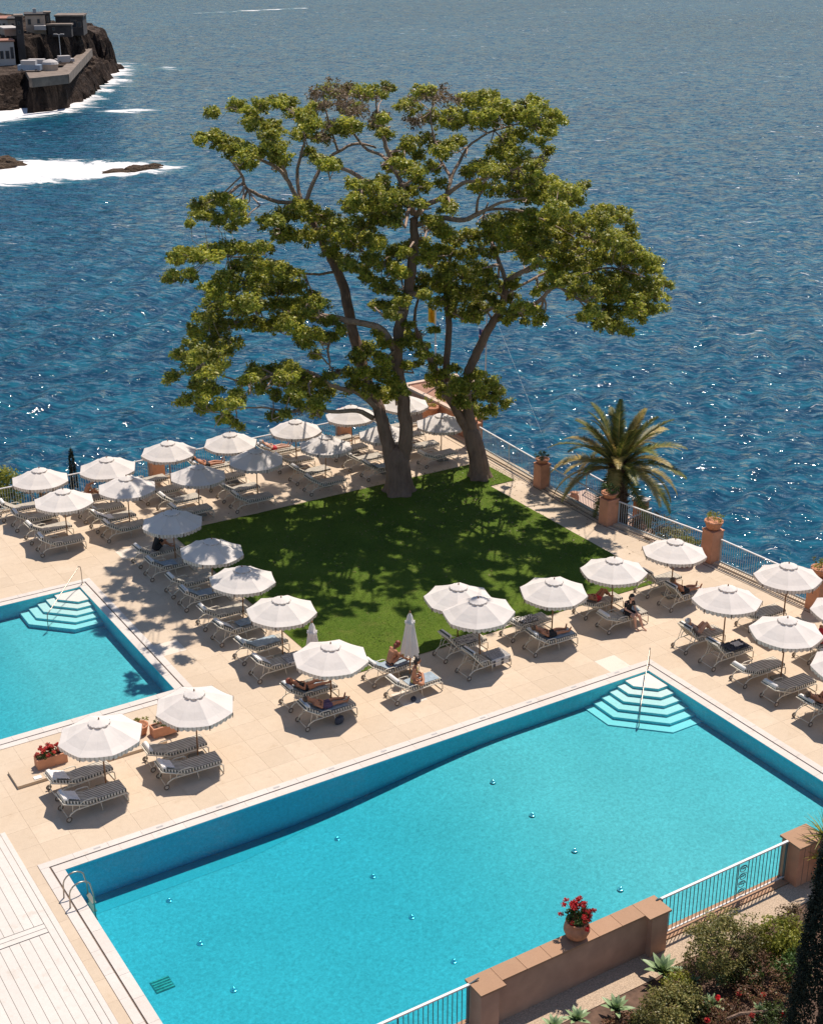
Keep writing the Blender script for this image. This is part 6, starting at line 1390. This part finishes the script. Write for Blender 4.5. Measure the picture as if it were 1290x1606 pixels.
def big_tree(idx, dist, label):
    base = D3(*LIMBS[idx][0][0][:2], dist); root = thing('fig_tree', label, 'tree', (base[0], base[1], 0), 0, 'big spreading trees on the lawn')
    off = np.array([base[0], base[1], 0.0]); nodes = []
    for li, limb in enumerate(LIMBS[idx]):
        P = [D3(a, b, dist + c) - off for a, b, c, r in limb]; rr_ = [q[3] * (1 if li == 0 else .84) for q in limb]
        if li == 0: P[0][2] = -.05
        # smooth the polyline
        t = np.arange(len(P)); tt = np.linspace(0, len(P) - 1, (len(P) - 1) * 4 + 1); P = np.array(P)
        def cr(A):
            o_ = []
            for u in tt:
                i = min(int(u), len(A) - 2); f = u - i; p0, p1, p2, p3 = A[max(0, i - 1)], A[i], A[i + 1], A[min(len(A) - 1, i + 2)]
                o_.append(.5 * ((2 * p1) + (p2 - p0) * f + (2 * p0 - 5 * p1 + 4 * p2 - p3) * f * f + (3 * p1 - p0 - 3 * p2 + p3) * f ** 3))
            return np.array(o_)
        Q = cr(P); rad = np.interp(tt, t, rr_); wob = RNG.normal(0, .02, Q.shape) * (rad[:, None] / .2) ** .5
        if li: wob[0] = 0; Q = Q + wob
        if li == 0:
            mb = MB(); n_ = 22; vs = []
            for i, (p, r_) in enumerate(zip(Q, rad)):
                for j in range(n_):
                    a = 6.2832 * j / n_; fl = 1 + (.20 * max(0, 1 - i / 8)) * math.cos(a * 5 + idx) + .05 * math.cos(a * 3 + i * .3); vs.append((p[0] + r_ * fl * math.cos(a), p[1] + r_ * fl * math.sin(a), p[2]))
            mb._add(vs, [(i * n_ + j, i * n_ + (j + 1) % n_, (i + 1) * n_ + (j + 1) % n_, (i + 1) * n_ + j) for i in range(len(Q) - 1) for j in range(n_)] + [tuple(range((len(Q) - 1) * n_, len(Q) * n_))])
            obj('trunk', mb, M_BARK, root, smooth=True)
        else: obj('branch', MB().tube(Q, rad, 10 if rad[0] > .12 else 7), M_BARK if rr_[0] > .17 else M_LIMB, root, smooth=True)
        for u, p, r_ in zip(tt, Q, rad):
            if li > 0: nodes.append((np.interp(u, t, [q[0] for q in limb]), np.interp(u, t, [q[1] for q in limb]), np.interp(u, t, [q[2] for q in limb]), p, r_, li))
    NX = np.array([[a, b] for a, b, *_ in nodes]); NR = np.array([q[4] for q in nodes])
    tw = MB(); LC = [], []; DC = [], []; BC = [], []
    for bi, (bx, by, br) in enumerate(BLOBS[idx]):
        dpx = np.hypot(NX[:, 0] - bx, (NX[:, 1] - by) + 6) + NR * 60 + RNG.uniform(0, 12, len(NX)); j = int(np.argmin(dpx)); nd = nodes[j]
        reps = [(bx, by, br, nd[2] + RNG.normal(0, .8))]
        if RNG.random() < .55: reps.append((bx + (640 - bx) * .06 + RNG.normal(0, 7), by + RNG.normal(0, 7), br * .85, nd[2] + RNG.choice([-1, 1]) * RNG.uniform(2.5, 6.0)))
        if RNG.random() < .75: reps.append((bx + RNG.normal(0, 7), by + RNG.normal(0, 6), br * .9, nd[2] + RNG.choice([-1, 1]) * RNG.uniform(1.4, 3.6)))
        for (x, y, r_, dd) in reps:
            if math.hypot(x - 662, y - 497) < r_ + 11 or math.hypot(x - 741, y - 530) < r_ + 9: continue      # a gap where the flags show
            c = D3(x, y, dist + dd) - off; rm = (r_ * 1.08) / (FPX / dist) ; start = nd[3]; v = c - start; ln = np.linalg.norm(v)
            mid = start + v * .5 + RNG.normal(0, .12, 3) * ln ** .5 - np.array([0, 0, .10 * ln * .3])
            r0 = min(nd[4] * .7, .022 + .013 * ln)
            ctr = c - unit(v) * rm * .3; tw.tube([start, (start + mid) / 2 + RNG.normal(0, .03, 3), mid, (mid + ctr) / 2 + RNG.normal(0, .05, 3), ctr], [r0, r0 * .85, r0 * .7, r0 * .55, r0 * .4], 5, 0, False)
            brown = (idx == 1 and by < 200 and 480 < bx < 720 and RNG.random() < .62) or RNG.random() < .012
            nt = int(10 + (rm / .5) ** 2 * 19 * (.5 if brown else 1))
            cc, dv = cloud(c, (rm, rm * 1.2, rm * .72), nt, .35)
            for p, d in zip(cc, dv):
                if d[2] < -.35 and RNG.random() < .65: continue
                m1 = (ctr + p) / 2 + RNG.normal(0, .08, 3); tw.tube([ctr, m1, p], [r0 * .38 + .004, .010, .006], 3, 0, False)
                if brown:
                    for _ in range(2): tw.tube([m1, p + RNG.normal(0, .16, 3)], [.008, .005], 3, 0, False)
                tr_ = RNG.uniform(.10, .27); per = int(RNG.integers(27, 42) * (tr_ / .18) ** 1.3 + 4) if not brown else int(RNG.integers(7, 15))
                q, qd = cloud(p + np.array([0, 0, .05]), (tr_, tr_, tr_ * .75), per, .25); tgt = (BC if brown else LC)
                tgt[0].append(q); tgt[1].append(qd * .55 + np.array([0, 0, .55]) + d * .25)
    obj('twigs', tw, M_TWIG, root, smooth=True)
    A, N = np.concatenate(LC[0]), np.concatenate(LC[1]); link('crown', leaves_mesh('crown', A, N, .108 * RNG.uniform(.55, 1.5, len(A)), M_LEAF, .6, jit=.6), root)
    if BC[0]: A2, N2 = np.concatenate(BC[0]), np.concatenate(BC[1]); link('dry_foliage', leaves_mesh('dry_foliage', A2, N2, .12, M_LEAFB, .55), root)
    print('leaves', idx, len(A), 'twig faces', len(tw.f))
big_tree(1, D1, 'taller fig tree with twin forked trunk in the middle of the lawn edge')
big_tree(2, D2, 'smaller fig tree leaning right beside the terrace corner')

# fallen leaves under the trees
def fallen():
    n = 1400; b = np.array([33.0, 49.0]); q = b + RNG.normal(0, 1, (n, 2)) * np.array([5.5, 4.2]); z = np.full(n, .045)
    inside = (q[:, 0] > 20) & (q[:, 0] < 37) & (q[:, 1] > 38) & (q[:, 1] < 58); q = q[inside]; n = len(q)
    C = np.concatenate([q, np.where((q[:, 1] > 52.3) | ((q[:, 0] > 35) & (q[:, 1] < 49.3)), .012, .06)[:, None]], 1)
    return leaves_mesh('fallen_leaves', C, np.tile([0, 0, 3.0], (n, 1)), .085, M_LEAFB, .6, jit=.5)
tag(link('fallen_leaves', fallen()), 'dry leaves scattered on lawn and paving below the trees', 'leaves', kind='stuff')
